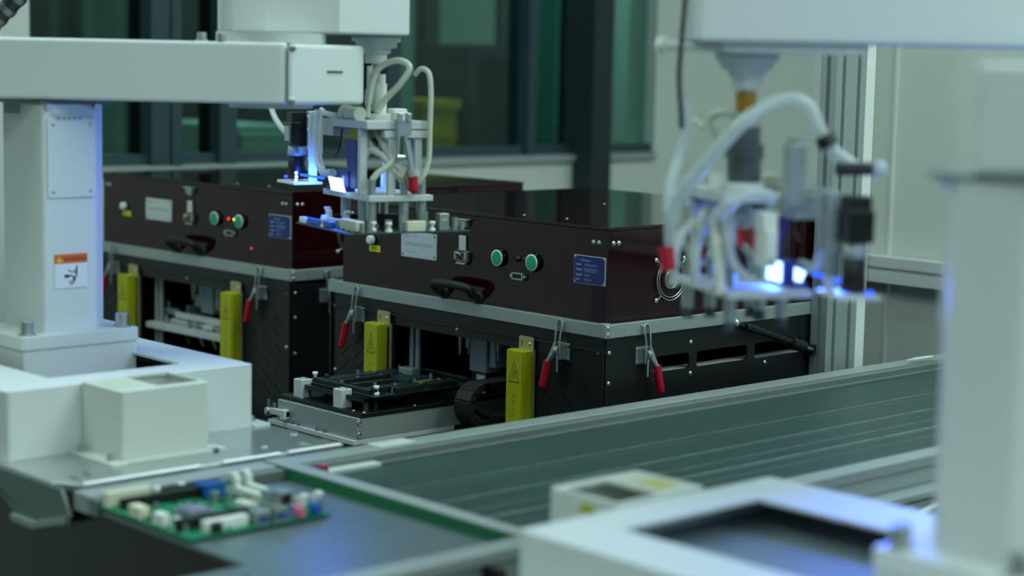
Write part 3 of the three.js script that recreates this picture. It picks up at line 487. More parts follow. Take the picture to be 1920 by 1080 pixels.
// ---------------------------------------------------------------- work tables and conveyor
const tableMetal = std(0xb4bcba, 0.24, 0.7, { roughnessMap: brushTex });
{
  const t = thing('work_table', 'brushed metal table plate under the left robot base', 'table', [-0.6, -0.85, 0.4]);
  part(t, 'top_plate', plan([[-0.019, 0.418], [-0.019, 0.765], [-0.05, 0.784], [-1.1, 0.784], [-1.1, 0.418]], -0.008, 0.0, 0.001), tableMetal);
  part(t, 'front_apron', ext(poly([[-0.26, -0.004], [-0.022, -0.002], [-0.004, -0.028], [-0.074, -0.047], [-0.123, -0.047], [-0.153, -0.032], [-0.26, 0.0]]), 0.004).translate(0, 0, 0.784), std(0x5e706a, 0.5, 0.2));
  part(t, 'apron_lip', ext(poly([[-0.004, -0.027], [-0.074, -0.046], [-0.123, -0.047], [-0.121, -0.054], [-0.076, -0.055], [-0.005, -0.036]]), 0.008, 0.001).translate(0, 0, 0.786), std(0x8a9a92, 0.5, 0.2));
  for (const [x, z] of [[-0.06, 0.735], [-0.052, 0.755]]) part(t, 'slot', box(x - 0.007, x + 0.007, 0, 0.0006, z - 0.001, z + 0.001, 0), M.black);
  for (const [x, z, r] of [[-0.05, 0.45, 0.008], [-0.1, 0.43, 0.005], [-0.062, 0.5, 0.004]]) part(t, 'plug', lathe([[0, 0.0012], [r * 0.8, 0.0012], [r, 0]], x, 0, z, 'y', 20), M.steel);
  for (const x of [-1.05, -0.24]) for (const z of [0.41, 0.73]) part(t, 'leg', box(x - 0.02, x + 0.02, -0.85, -0.008, z - 0.02, z + 0.02, 0.002), M.steelDark);
  const mb = thing('machine_base', 'glossy black machine base under the near end of table and conveyor', 'machine base', [-0.4, -0.85, 0.5]);
  part(mb, 'front_panel', box(-1.15, 0.308, -0.85, -0.0215, 0.762, 0.772, 0.001), M.blackGloss);
  part(mb, 'corner_strip', box(0.312, 0.42, -0.85, -0.125, 0.76, 0.772, 0.001), tableMetal);
  const u = thing('edge_strip', 'thin bright metal strip along the table edge facing the conveyor', 'edge strip', [-0.016, -0.002, 0.6]);
for (const [a, b] of [[0.62, 0.765], [0.512, 0.59], [0.425, 0.5]]) part(u, 'strip', [cyl(-0.0158, 0.0006, (a + b) / 2, 0.0026, b - a, 'z', 20)], std(0xdfe4e4, 0.25, 0.3));
  part(u, 'backing', box(-0.0188, -0.015, -0.012, -0.004, 0.425, 0.765, 0), M.alu);
  const v = thing('work_table', 'metal table that carries the right robot, mostly below the picture', 'table', [0.95, -0.85, 0.5]);
  part(v, 'top_plate', box(0.492, 1.5, -0.026, -0.018, 0.2, 0.86, 0.001), tableMetal);
  for (const x of [0.54, 1.45]) for (const z of [0.25, 0.81]) part(v, 'leg', box(x - 0.02, x + 0.02, -0.85, -0.026, z - 0.02, z + 0.02, 0.002), M.steelDark);
}
{
  const t = thing('conveyor', 'long conveyor with a worn dark grey-green belt between aluminium rails', 'conveyor', [0.22, -0.85, -0.1]);
  const beltTex = draw(512, 512, (x) => {
    const d = x.createImageData(512, 512); for (let i = 0; i < 512 * 512; i++) { const v = rnd() * 10 - 5; d.data[i * 4] = 42 + v; d.data[i * 4 + 1] = 66 + v; d.data[i * 4 + 2] = 64 + v; d.data[i * 4 + 3] = 255; } x.putImageData(d, 0, 0);
    const lines = [[0.3, 2.0, 0.4], [0.345, 1.4, 0.22], [0.5, 2.2, 0.45], [0.52, 1.2, 0.25], [0.63, 1.8, 0.4], [0.715, 2.6, 0.5], [0.735, 1.4, 0.3], [0.80, 1.5, 0.35], [0.9, 1, 0.15], [0.14, 1, 0.1]];
    for (const [u, w, a] of lines.map(([u, w, a]) => [u, w * 1.15, Math.min(0.95, a * 1.9)])) for (let y = 0; y < 512; y += 4) { x.fillStyle = `rgba(150,175,165,${a * (0.65 + 0.5 * rnd())})`; x.fillRect(u * 512 - w / 2 + rnd() * 0.6, y, w, 4); }
    for (let k = 0; k < 60; k++) { x.fillStyle = 'rgba(160,180,172,0.2)'; x.fillRect(rnd() * 512, rnd() * 512, 1 + rnd() * 2, 4 + rnd() * 16); }
  });
  const belt = new THREE.PlaneGeometry(0.366, 1.49).rotateX(-Math.PI / 2).translate(0.237, -0.0115, -0.205);
  const beltMat = new THREE.MeshStandardMaterial({ map: beltTex, roughness: 0.45, bumpMap: grainTex, bumpScale: 0.0001 });
  const bt = part(t, 'belt', [box(0.054, 0.42, -0.016, -0.0118, -0.95, 0.54, 0), belt], beltMat);
  part(t, 'end_plate', [box(0.0545, 0.42, -0.0165, -0.012, 0.545, 0.783, 0.0006), box(0.31, 0.42, -0.0165, -0.012, 0.7832, 0.93, 0.0006)], std(0x6f7f82, 0.4, 0.45, { roughnessMap: brushTex }));
  part(t, 'back_rail', [box(0.0, 0.031, -0.02, 0.0, -0.95, 0.785, 0.001), ], M.alu); part(t, 'inner_rail', box(0.033, 0.047, -0.02, -0.0015, -0.95, 0.785, 0.001), std(0x717c78, 0.5, 0.3));
  part(t, 'inner_lip', box(0.0475, 0.058, -0.02, -0.0085, -0.95, 0.425, 0.001), std(0x5f6b68, 0.5, 0.2)); part(t, 'guide_strip', [box(0.0475, 0.0635, -0.02, -0.007, 0.425, 0.5, 0.001)], M.aluPale);
  part(t, 'joint_plate', box(0.003, 0.03, 0, 0.0022, 0.345, 0.4, 0.0004), M.aluPale); 
  part(t, 'front_rail', [box(0.423, 0.451, -0.012, 0.0, -0.95, 0.79, 0.001), box(0.432, 0.446, -0.045, -0.012, -0.95, 0.79, 0.001)], M.alu);
  part(t, 'side_profile', [box(0.432, 0.47, -0.075, -0.046, -0.95, 0.6, 0.002), box(0.448, 0.475, -0.042, -0.034, -0.95, 0.58, 0.001), box(0.432, 0.468, -0.12, -0.08, -0.95, 0.6, 0.002)], M.alu);
  part(t, 'side_profile', [box(0.004, 0.044, -0.12, -0.021, -0.95, 0.755, 0.002)], M.alu);
  part(t, 'profile_end_cap', box(0.425, 0.472, -0.076, -0.012, 0.603, 0.612, 0.003), M.black);
  part(t, 'guide_tab', ext(poly([[0, 0], [0.028, 0.006], [0.07, 0.004], [0.066, -0.004], [0.03, -0.003]]), 0.001).rotateX(-Math.PI / 2).rotateY(Math.PI / 2).translate(0.03, 0.006, -0.64), M.whitePlastic);
  part(t, 'sensor', box(0.046, 0.062, -0.009, -0.001, 0.508, 0.522, 0.001), M.black);
  part(t, 'sensor_lens', box(0.046, 0.0622, -0.0085, -0.0008, 0.5, 0.508, 0.001), M.red, 'small red sensor');
  part(t, 'drive_drum', cyl(0.237, -0.045, -0.93, 0.03, 0.36, 'x'), M.steelDark);
  part(t, 'bed_box', [box(0.05, 0.43, -0.12, -0.0175, -0.9, 0.5, 0)], M.black);
  for (const [x, z] of [[0.345, 0.80], [0.362, 0.793]]) screw(t, [x, -0.012, z + 0.005], 'y', 0.0032, M.steelDark);
  part(t, 'cable', tube([[0.48, -0.062, 0.2], [0.482, -0.058, 0.1], [0.48, -0.06, 0.0], [0.479, -0.05, -0.1], [0.482, -0.06, -0.2], [0.48, -0.055, -0.4]], 0.0035, 50, 8), M.aluPale);
  for (const z of [0.4, -0.8]) for (const x of [0.024, 0.45]) part(t, 'leg', box(x - 0.018, x + 0.018, -0.85, -0.12, z - 0.02, z + 0.02, 0.002), M.steelDark);
  const b = thing('stop_bar', 'dark green stop bar lying across the conveyor behind the green board', 'stop bar', [0.21, -0.012, 0.54]);
  part(b, 'bar', box(0.004, 0.424, -0.012, 0.0005, 0.527, 0.549, 0.0006), M.barGreen);
  part(b, 'top_strip', box(0.004, 0.424, 0.0005, 0.0022, 0.5272, 0.5488, 0.0004), M.barTop, 'grey top strip');
}

// ---------------------------------------------------------------- printed circuit boards (built round their own centre, y = 0 is the underside)
function makeBoard(label, list, pcbMat, seedAt) {
  const t = thing('motherboard', label, 'circuit board', [0, 0, 0]); t.base = [0, 0, 0]; seed = seedAt;
  const s = ext(poly([[-0.085, -0.085], [0.085, -0.085], [0.085, 0.085], [-0.085, 0.085]]), 0.0016).rotateX(-Math.PI / 2);
  part(t, 'circuit_board', s, pcbMat);
  const chips = [], caps = [];
  for (let i = 0; i < 70; i++) { const x = (rnd() - 0.5) * 0.155, z = (rnd() - 0.5) * 0.155, w = 0.002 + rnd() * 0.005; chips.push(bx(x, 0.0026, z, w, 0.002, w * (0.5 + rnd()), 0)); }
  for (let i = 0; i < 14; i++) { const x = (rnd() - 0.5) * 0.15, z = (rnd() - 0.5) * 0.15; caps.push(cyl(x, 0.005, z, 0.0025, 0.007, 'y', 12)); }
  part(t, 'small_components', chips, M.chip).userData.kind = 'stuff'; part(t, 'capacitors', caps, M.zinc).userData.kind = 'stuff';
  const y = 0.0016;
  for (const [kind, x, z, ...r] of list) {
    if (kind === 'dimm') { const [len, alongX, mat] = r, g = sub(t, 'memory_slot'), w = alongX ? len : 0.007, d = alongX ? 0.007 : len; part(g, 'rail', [bx(x, y + 0.004, z, w, 0.008, d, 0.0008)], mat); for (const e of [-1, 1]) { const ex = alongX ? x + e * (len / 2 - 0.002) : x, ez = alongX ? z : z + e * (len / 2 - 0.002); part(g, 'latch', [bx(ex, y + 0.009, ez, 0.0075, 0.018, 0.0075, 0.001), bx(ex + (alongX ? e * 0.004 : 0), y + 0.0195, ez + (alongX ? 0 : e * 0.004), 0.007, 0.004, 0.008, 0.001)], M.whitePlastic); } }
    if (kind === 'slot') { const [len, alongX, mat, h = 0.011] = r; part(t, 'expansion_slot', [bx(x, y + h / 2, z, alongX ? len : 0.0075, h, alongX ? 0.0075 : len, 0.0008)], mat); }
    if (kind === 'conn') { const [w, h, d, mat] = r; part(t, 'connector', [bx(x, y + h / 2, z, w, h, d, 0.001), bx(x, y + h * 0.5, z, w * 1.04, h * 0.3, d * 0.6, 0.0005)], mat); }
    if (kind === 'cpu') { const [w, mat] = r; part(t, 'processor', [bx(x, y + 0.0025, z, w, 0.005, w, 0.0005), bx(x, y + 0.006, z, w * 0.8, 0.002, w * 0.8, 0.0008)], mat); }
    if (kind === 'sink') { const [w, h, d, mat] = r, f = []; for (let i = 0; i < 7; i++) f.push(bx(x - w / 2 + w * (i + 0.5) / 7, y + h / 2 + 0.001, z, w / 12, h - 0.002, d, 0)); part(t, 'heat_sink', [bx(x, y + 0.0015, z, w, 0.003, d, 0), ...f], mat); }
    if (kind === 'port') {                                             // a stack of sockets whose mouth looks along +x
      const [h, d, mat, hole] = r, g = sub(t, 'port_stack'); part(g, 'shell', box(x - 0.01, x + 0.008, y, y + h, z - d / 2, z + d / 2, 0.0006), mat);
      if (hole === 'usb') for (const k of h > 0.02 ? [0.15, 0.5] : [0.2]) { part(g, 'mouth', box(x + 0.0075, x + 0.0085, y + h * k, y + h * k + 0.006, z - d * 0.4, z + d * 0.4, 0), M.black); part(g, 'tongue', box(x + 0.0075, x + 0.009, y + h * k + 0.001, y + h * k + 0.0035, z - d * 0.36, z + d * 0.36, 0), M.blue); }
      if (hole === 'lan') { part(g, 'mouth', box(x + 0.0075, x + 0.0085, y + h * 0.55, y + h * 0.9, z - d * 0.34, z + d * 0.34, 0), M.black); for (const k of [0.08, 0.3]) part(g, 'tongue', box(x + 0.0075, x + 0.009, y + h * k, y + h * k + 0.004, z - d * 0.38, z + d * 0.38, 0), M.blue); }
    }
    if (kind === 'jack') part(t, 'audio_jack', [box(x - 0.008, x + 0.006, y, y + 0.011, z - 0.006, z + 0.006, 0.0006), cyl(x + 0.007, y + 0.0055, z, 0.0042, 0.004, 'x', 14)], r[0]);
    if (kind === 'can') part(t, 'capacitor', [cyl(x, y + r[1] / 2, z, r[0], r[1], 'y', 16)], M.zinc);
    if (kind === 'spool') part(t, 'standoff', lathe([[0.0045, 0], [0.0045, 0.0025], [0.0022, 0.004], [0.0022, 0.007], [0.004, 0.009], [0.004, 0.012], [0, 0.012]], x, y, z, 'y', 14), M.whitePlastic);
  }
  return t;
}
const B1 = makeBoard('bright green circuit board with white memory slots lying on the conveyor', [
  ['dimm', 0.008, -0.077, 0.125, true, M.whitePlastic], ['dimm', 0.012, -0.058, 0.12, true, M.whitePlastic], ['conn', -0.074, 0.058, 0.009, 0.016, 0.052, M.creamPlastic], ['conn', -0.02, 0.077, 0.022, 0.012, 0.012, M.creamPlastic],
  ['conn', 0.02, 0.076, 0.018, 0.012, 0.01, M.whitePlastic], ['slot', -0.058, 0.02, 0.11, false, M.black], ['slot', -0.076, -0.02, 0.07, false, M.black], ['slot', 0.052, 0.035, 0.09, false, M.black, 0.012], ['cpu', 0.0, 0.025, 0.032, M.heat],
  ['sink', -0.06, -0.032, 0.026, 0.013, 0.026, M.blueSink], ['spool', -0.078, 0.02], ['spool', -0.078, -0.01], ['spool', 0.045, 0.074], ['port', 0.076, -0.022, 0.016, 0.016, M.zinc, 'usb'], ['port', 0.076, -0.002, 0.015, 0.016, M.zinc, 'usb'], ['port', 0.074, -0.03, 0.03, 0.018, M.zinc, 'lan'],
  ['jack', 0.076, -0.048, M.pink], ['jack', 0.07, -0.06, M.green], ['jack', 0.076, -0.068, M.blue], ['conn', 0.01, -0.028, 0.026, 0.006, 0.005, M.whitePlastic], ['conn', 0.01, -0.036, 0.026, 0.006, 0.005, M.creamPlastic], ['can', -0.02, -0.03, 0.004, 0.012], ['can', -0.032, -0.04, 0.004, 0.012], ['can', -0.03, -0.02, 0.005, 0.01],
  ['conn', 0.07, 0.035, 0.01, 0.011, 0.05, M.whitePlastic], ['conn', 0.078, 0.05, 0.008, 0.01, 0.01, M.black], ['conn', 0.03, -0.045, 0.012, 0.02, 0.012, M.zinc], ['conn', 0.04, -0.066, 0.012, 0.012, 0.014, M.zinc], ['can', 0.06, -0.078, 0.005, 0.014], ['can', 0.072, -0.079, 0.005, 0.014],
], M.pcb, 11);
B1.position.set(0.132, -0.009, 0.698);
const B2 = makeBoard('circuit board held level under the left robot gripper', [
  ['conn', 0.052, 0.066, 0.052, 0.014, 0.012, M.creamPlastic], ['can', 0.079, 0.064, 0.0035, 0.012], ['can', 0.079, 0.054, 0.0035, 0.012], ['conn', 0.078, -0.01, 0.01, 0.013, 0.026, M.creamPlastic], ['spool', 0.076, 0.026], ['spool', 0.076, -0.035], ['spool', 0.06, 0.04], ['conn', 0.075, -0.05, 0.012, 0.022, 0.014, M.zinc],
  ['can', 0.074, -0.068, 0.004, 0.016], ['can', 0.072, -0.079, 0.003, 0.01], ['can', 0.062, 0.02, 0.005, 0.014], ['dimm', -0.03, 0.05, 0.06, true, M.whitePlastic], ['slot', -0.03, 0.076, 0.09, true, M.blue, 0.008], ['conn', -0.07, 0.078, 0.02, 0.008, 0.01, M.whitePlastic], ['spool', -0.01, 0.078], ['spool', -0.045, 0.062],
  ['can', 0.07, 0.005, 0.004, 0.02], ['can', 0.024, -0.05, 0.004, 0.02], ['sink', 0.0, 0.0, 0.04, 0.014, 0.04, M.chip], ['slot', -0.06, 0.0, 0.1, false, M.chip],
], std(0x2f4a44, 0.5), 23);
SC = 1;
const B3 = makeBoard('dark circuit board resting on the nest of the pulled-out drawer', [
  ['slot', -0.04, 0.02, 0.1, false, M.chip, 0.006], ['slot', -0.025, 0.02, 0.1, false, M.chip, 0.006], ['slot', 0.01, 0.03, 0.07, false, M.chip, 0.006], ['cpu', 0.02, -0.03, 0.034, M.pcbDark], ['conn', 0.045, -0.04, 0.02, 0.004, 0.03, std(0x5c5c10, 0.5)], ['port', 0.076, 0.02, 0.008, 0.05, M.chip, ''], ['port', 0.076, -0.04, 0.008, 0.05, M.chip, ''],
  ['conn', -0.03, -0.07, 0.03, 0.01, 0.014, M.zinc], ['slot', 0.0, 0.075, 0.13, true, M.chip, 0.006], ['slot', 0.04, 0.03, 0.08, false, M.pcbDark, 0.004], ['spool', 0.07, 0.07], ['spool', -0.07, 0.07], ['conn', 0.06, 0.05, 0.012, 0.008, 0.012, M.chip],
], M.pcbDark, 31);
B3.scale.setScalar(1.05); B3.position.set(FIX_AT[0] - 0.358 * FIX, FIX_AT[1] - 0.0098 * FIX, FIX_AT[2] + 0.083 * FIX); 

// ---------------------------------------------------------------- robots
function pedestal(dy, f) {                                             // sheet-metal cover and socket box round a robot's foot, f maps [x, z]
  const pm = (pts) => pts.map(f), L = f === identity;
  const cv = thing('pedestal_cover', L ? 'large white sheet-metal cover round the foot of the left robot' : 'large white sheet-metal cover round the foot of the right robot, out of focus', 'cover', [...[f([-0.3, 0.6])].map(([x, z]) => [x, dy, z])[0]]);
  const ys = (a, b) => [a + dy, b + dy], poly4 = (x0, x1, z0, z1) => pm([[x0, z0], [x1, z0], [x1, z1], [x0, z1]]);
  const far = L ? -0.62 : -0.62;
  const outer = rounded(poly4(far, -0.169, 0.442, 0.772), 0.006), hole = poly4(far + 0.08, -0.222, 0.512, 0.692);
  part(cv, 'top_sheet', plan(outer, ...ys(0.0755, 0.078), 0.0008, [rounded(hole, 0.002, 2)]), M.white);
  part(cv, 'side_sheet', plan(outer, ...ys(0, 0.0756), 0, [rounded(poly4(far + 0.002, -0.171, 0.444, 0.77), 0.005)]), M.white);
  part(cv, 'inner_plate', plan(poly4(far + 0.004, -0.173, 0.446, 0.768), ...ys(0.046, 0.0485)), std(0x7d8a8c, 0.5, 0.2), 'dark plate inside the open top');
  part(cv, 'foot_flange', plan(rounded(poly4(-0.215, -0.162, 0.42, 0.444), 0.003), ...ys(0, 0.003), 0.0004), M.white);
  { const p = f([-0.186, 0.432]); capBolt(cv, [p[0], 0.003 + dy, p[1]], 0.0035, 0.004); }
  const jb = thing('socket_box', L ? 'small white box with an open top in front of the left cover' : 'small white box with a yellow sticker at the right robot foot', 'box', [...[f([-0.125, 0.622])].map(([x, z]) => [x, dy, z])[0]]);
  const o2 = rounded(poly4(-0.168, -0.08, 0.564, 0.68), 0.005);
  part(jb, 'top_sheet', plan(o2, ...ys(0.0785, 0.081), 0.0008, [rounded(poly4(-0.163, -0.093, 0.568, 0.626), 0.002, 2)]), M.cream);
  part(jb, 'side_sheet', plan(o2, ...ys(0, 0.0786), 0, [rounded(poly4(-0.166, -0.082, 0.566, 0.678), 0.004)]), M.cream);
  part(jb, 'well', plan(poly4(-0.1655, -0.0825, 0.5665, 0.6775), ...ys(0.02, 0.022)), M.cream);
  part(jb, 'foot_flange', [plan(rounded(poly4(-0.166, -0.07, 0.678, 0.697), 0.003), ...ys(0, 0.003), 0.0004), plan(rounded(poly4(-0.1, -0.074, 0.545, 0.566), 0.003), ...ys(0, 0.003), 0.0004), plan(poly4(-0.081, -0.074, 0.555, 0.69), ...ys(0, 0.003), 0.0004)], M.cream);
  for (const q of [[-0.155, 0.688], [-0.09, 0.688]]) { const p = f(q); capBolt(jb, [p[0], 0.003 + dy, p[1]], 0.0036, 0.006); }
  part(jb, 'sticker', plan(poly4(-0.155, -0.1, 0.634, 0.672), ...ys(0.081, 0.0813)), std(0xc3c9b4, 0.5));
  if (!L) { part(jb, 'yellow_sticker', box(0.534, 0.551, 0.0505, 0.0575, 0.5722, 0.5732, 0), M.yellow, 'yellow sticker'); part(jb, 'top_label', plan(poly4(-0.15, -0.12, 0.637, 0.665), ...ys(0.0813, 0.0816)), std(0xbcbc70, 0.5)); }
  return cv;
}
const identity = (p) => p, RP = (p) => [0.412 - p[0], 1.136 - p[1]];
pedestal(0, identity); pedestal(-0.016, RP);

// a robot: plate and column at `at`, lower arm towards `dir`, upper arm to the quill
function robot(label, at, k, yp, o) {                                  // k = 1 or -1: turned half round
  const t = thing('robot_arm', label, 'robot', [at[0], yp[0], at[1]]);
  const f = ([x, z]) => [at[0] + k * x, at[1] + k * z], pm = (pts) => pts.map(f);
  const [y0, y1, y2, y3] = yp;                                         // block bottom, plate bottom, plate top, column top
  part(t, 'foot_block', plan(rounded(pm([[-0.07, -0.074], [0.058, -0.074], [0.058, 0.085], [-0.07, 0.085]]), 0.004), y0, y1), M.white);
  part(t, 'foot_plate', plan(rounded(pm([[-0.072, -0.076], [0.06, -0.076], [0.06, 0.087], [-0.072, 0.087]]), 0.006), y1, y2, 0.0012), M.white);
  part(t, 'pad', plan(pm([[-0.06, -0.06], [0.05, -0.06], [0.05, 0.07], [-0.06, 0.07]]), k > 0 ? 0 : -0.018, y0), M.steelDark);
  for (const q of [[0.045, -0.06], [0.045, 0.072], [-0.057, -0.06], [-0.057, 0.072]]) { const p = f(q); capBolt(t, [p[0], y2, p[1]], 0.0085, 0.0155); }
  const col = part(t, 'column', plan(rounded(pm([[-0.06, -0.03], [-0.04, -0.052, 0.004], [0.018, -0.05, 0.006], [0.0405, -0.026, 0.01], [0.0425, 0.048, 0.003], [-0.06, 0.048, 0.003]]), 0.006), y2, y3), M.white);
  const X = (a, b, ya, yb, za, zb, r) => { const p = f([a, za]), q = f([b, zb]); return box(Math.min(p[0], q[0]), Math.max(p[0], q[0]), ya, yb, Math.min(p[1], q[1]), Math.max(p[1], q[1]), r); };
  part(t, 'access_cover', X(0.041, 0.0445, y3 - 0.115, y3 - 0.018, -0.024, 0.042, 0.0008), M.white);
  for (const [yy, zz] of [[y3 - 0.025, -0.017], [y3 - 0.025, 0.034], [y3 - 0.107, -0.017], [y3 - 0.107, 0.034]]) { const p = f([0.0445, zz]); screw(t, [p[0], yy, p[1]], 'x', 0.0026, M.steel); }
  if (k > 0) {
    part(t, 'marking', X(0.0445, 0.0448, y3 - 0.021, y3 - 0.0135, -0.006, 0.03, 0), PM.marks);
    part(t, 'warning_label', X(0.0425, 0.0429, 0.164, 0.206, -0.012, 0.033, 0), PM.warn, 'orange and white WARNING sticker with a crushed hand sign');
    part(t, 'cover_plate', X(-0.05, -0.012, y3 - 0.014, y3 - 0.002, 0.048, 0.0495, 0), std(0x7d9188, 0.5));
  }
  part(t, 'neck_flange', [plan(pm([[-0.066, -0.056], [0.043, -0.05], [0.043, 0.05], [-0.066, 0.052]]), y3 - 0.001, y3 + 0.0035, 0.0006)], k > 0 ? M.steelDark : std(0x84938e, 0.5, 0.2));
  for (const q of [[0.05, 0.042], [0.05, -0.024]]) { const p = f([0.0462, q[1]]); part(t, 'neck_bolt', cyl(p[0], y3 - 0.004, p[1], 0.004, 0.006, 'x', 12), M.steel); }
  o(t); return t;
}
const along = (O, u, v) => ([a, b]) => [O[0] + a * u[0] + b * v[0], O[1] + a * u[1] + b * v[1]];
const coneStack = (t, x, y, z) => { part(t, 'quill_housing', lathe([[0, -0.037], [0.013, -0.037], [0.0145, -0.036], [0.0145, -0.025], [0.0165, -0.0245], [0.0185, -0.0235], [0.0195, -0.0175], [0.0265, -0.0165], [0.027, -0.0095], [0.0315, -0.0088], [0.032, 0], [0, 0]], x, y, z, 'y', 36), M.white); };
// left robot: lower arm runs across the picture, upper arm turns back to the gripper
const UL = [0.678, -0.735], VL = [0.735, 0.678], J1 = [-0.39, 0.58];
robot('nearer white robot arm on the left, its long lower arm crossing the picture top', J1, 1, [0.05, 0.093, 0.11, 0.391], (t) => {
  const f = along(J1, UL, VL), A = (pts) => pts.map(f), yb = 0.396, yt = 0.47;
  part(t, 'lower_arm', plan(rounded(A([[-0.3, 0.066, 0.004], [0.29, 0.0665, 0.003], [0.29, -0.066, 0.003], [-0.3, -0.066, 0.004]]), 0.01), yb, yt, 0.004), M.white);
  const cap = t.children.length;
  part(t, 'arm_end_cover', plan(rounded(A([[0.2915, 0.0675, 0.006], [0.296, 0.067, 0.02], [0.374, -0.022, 0.02], [0.374, -0.055, 0.02], [0.345, -0.067, 0.02], [0.2915, -0.067, 0.004]]), 0.02), yb - 0.0005, yt - 0.001, 0.005), M.white);
  for (const [u, y] of [[0.297, yt - 0.006], [0.296, yb + 0.004]]) { const p = f([u, 0.0655]); const g = part(t, 'cover_screw', lathe([[0, 0.003], [0.004, 0.003], [0.0048, 0.0015], [0.0048, 0]], 0, 0, 0, 'y', 16), M.steel); g.geometry.translate(t.base[0], t.base[1], t.base[2]); g.quaternion.setFromUnitVectors(V(0, 1, 0), V(VL[0], 0, VL[1])); g.position.set(p[0] - t.base[0], y - t.base[1], p[1] - t.base[2]); }
  { const g = part(t, 'emblem', bx(0, 0, 0, 0.026, 0.0026, 0.0006, 0), M.steelDark); g.geometry.translate(t.base[0], t.base[1], t.base[2]); const p = f([0.3435, 0.0142]); g.rotation.y = Math.atan2(0.735, 0.678) + 0.0; const d = [0.0783, -0.089], w = [d[0] * UL[0] + d[1] * VL[0], d[0] * UL[1] + d[1] * VL[1]]; g.rotation.y = Math.atan2(-w[1], w[0]); g.position.set(p[0] - t.base[0], 0.436 - t.base[1], p[1] - t.base[2]); }
  const j2 = f([0.262, -0.005]);
  part(t, 'elbow_bearing', cyl(j2[0], yt + 0.006, j2[1], 0.068, 0.013, 'y', 48), M.aluPale); part(t, 'elbow_cover', cyl(j2[0], yb - 0.003, j2[1], 0.052, 0.006, 'y', 48), M.aluPale);
  for (const [u, v] of [[0.185, 0.05], [0.21, 0.058]]) { const p = f([u, v]); capBolt(t, [p[0], yt, p[1]], 0.0055, 0.008); }
  part(t, 'upper_arm', plan(A([[0.193, -0.02], [0.198, -0.034], [0.258, 0.012], [0.348, 0.012], [0.43, -0.062], [0.425, -0.12], [0.39, -0.15], [0.33, -0.15], [0.2, -0.11]]), 0.4828, 0.64, 0.003), M.white);
  const q = f([0.385, -0.106]);
  coneStack(t, q[0], 0.4838, q[1]);
  part(t, 'quill', [cyl(q[0], 0.425, q[1], 0.0056, 0.08, 'y', 18)], M.steel);
  part(t, 'conduit', tube([[-0.52, 0.47, 0.62], [-0.5, 0.488, 0.612], [-0.478, 0.515, 0.595], [-0.45, 0.56, 0.57], [-0.4, 0.6, 0.53], [-0.3, 0.62, 0.45], [-0.22, 0.61, 0.36]], 0.011, 60, 14), M.black, 'black ribbed cable conduit');
  const rings = []; const cv = new THREE.CatmullRomCurve3([[-0.52, 0.47, 0.62], [-0.5, 0.488, 0.612], [-0.478, 0.515, 0.595], [-0.45, 0.56, 0.57]].map((p) => V(...p)));
  for (let i = 0; i < 8; i++) { const p = cv.getPoint(i / 7), d = cv.getTangent(i / 7); rings.push(rod(p.clone().addScaledVector(d, -0.004).toArray(), p.clone().addScaledVector(d, 0.004).toArray(), 0.0125, 14)); }
  part(t, 'conduit_ring', rings, M.steelDark);
});
// right robot, close to the camera and out of focus
const UR = [0.678, -0.735], VR = [0.735, 0.678], J1R = [0.942, 0.536], QR = [0.478, 0.296];
robot('nearest white robot arm on the right, out of focus', J1R, -1, [0.045, 0.08, 0.097, 0.376], (t) => {
  const f = along(QR, UR, VR), A = (pts) => pts.map(f), ca = [-0.436, -0.9];
  const g = along([0.972, 0.52], [-0.436, -0.9], [0.9, -0.436]), Ag = (pts) => pts.map(g);
  part(t, 'lower_arm', plan(rounded(Ag([[-0.06, -0.06, 0.04], [0.6, -0.06, 0.03], [0.6, 0.06, 0.03], [-0.06, 0.06, 0.04]]), 0.01), 0.381, 0.459, 0.004), M.white);
  const j2 = f([0.36, 0]);
  part(t, 'elbow_bearing', cyl(j2[0], 0.4675, j2[1], 0.062, 0.018, 'y', 40), M.steelDark);
  part(t, 'upper_arm', plan(rounded(A([[-0.06, 0.066, 0.05], [0.46, 0.066, 0.05], [0.46, -0.066, 0.05], [-0.06, -0.066, 0.05]]), 0.01, 10), 0.4765, 0.64, 0.004), M.white);
  part(t, 'lower_cover', [plan(rounded(A([[-0.032, 0.052, 0.04], [0.11, 0.056, 0.03], [0.11, -0.05, 0.03], [-0.032, -0.05, 0.04]]), 0.01), 0.466, 0.4768, 0.002)], M.white);
  coneStack(t, QR[0], 0.467, QR[1]);
  part(t, 'quill', cyl(QR[0], 0.41, QR[1], 0.0075, 0.06, 'y', 18), M.steel);
  part(t, 'quill_ring', cyl(QR[0], 0.418, QR[1], 0.0105, 0.02, 'y', 20), std(0xa87c1c, 0.45, 0.3), 'amber ring on the quill');
  const e = f([-0.085, 0.0]), e2 = f([-0.03, 0.0]);
  part(t, 'hose_stay', [rod([e[0], 0.473, e[1]], [f([0.0, 0.03])[0], 0.471, f([0.0, 0.03])[1]], 0.0052, 12), new THREE.SphereGeometry(0.0085, 14, 10).translate(e[0], 0.473, e[1])], M.whitePlastic);
  const h = f([-0.068, 0.01]);
  part(t, 'air_hose', tube([[h[0] + 0.004, 0.52, h[1]], [h[0], 0.465, h[1]], [h[0] - 0.001, 0.44, h[1]], [h[0] + 0.003, 0.405, h[1]], [h[0] + 0.004, 0.39, h[1]]], 0.0026, 40, 10), std(0x24343c, 0.5));
});

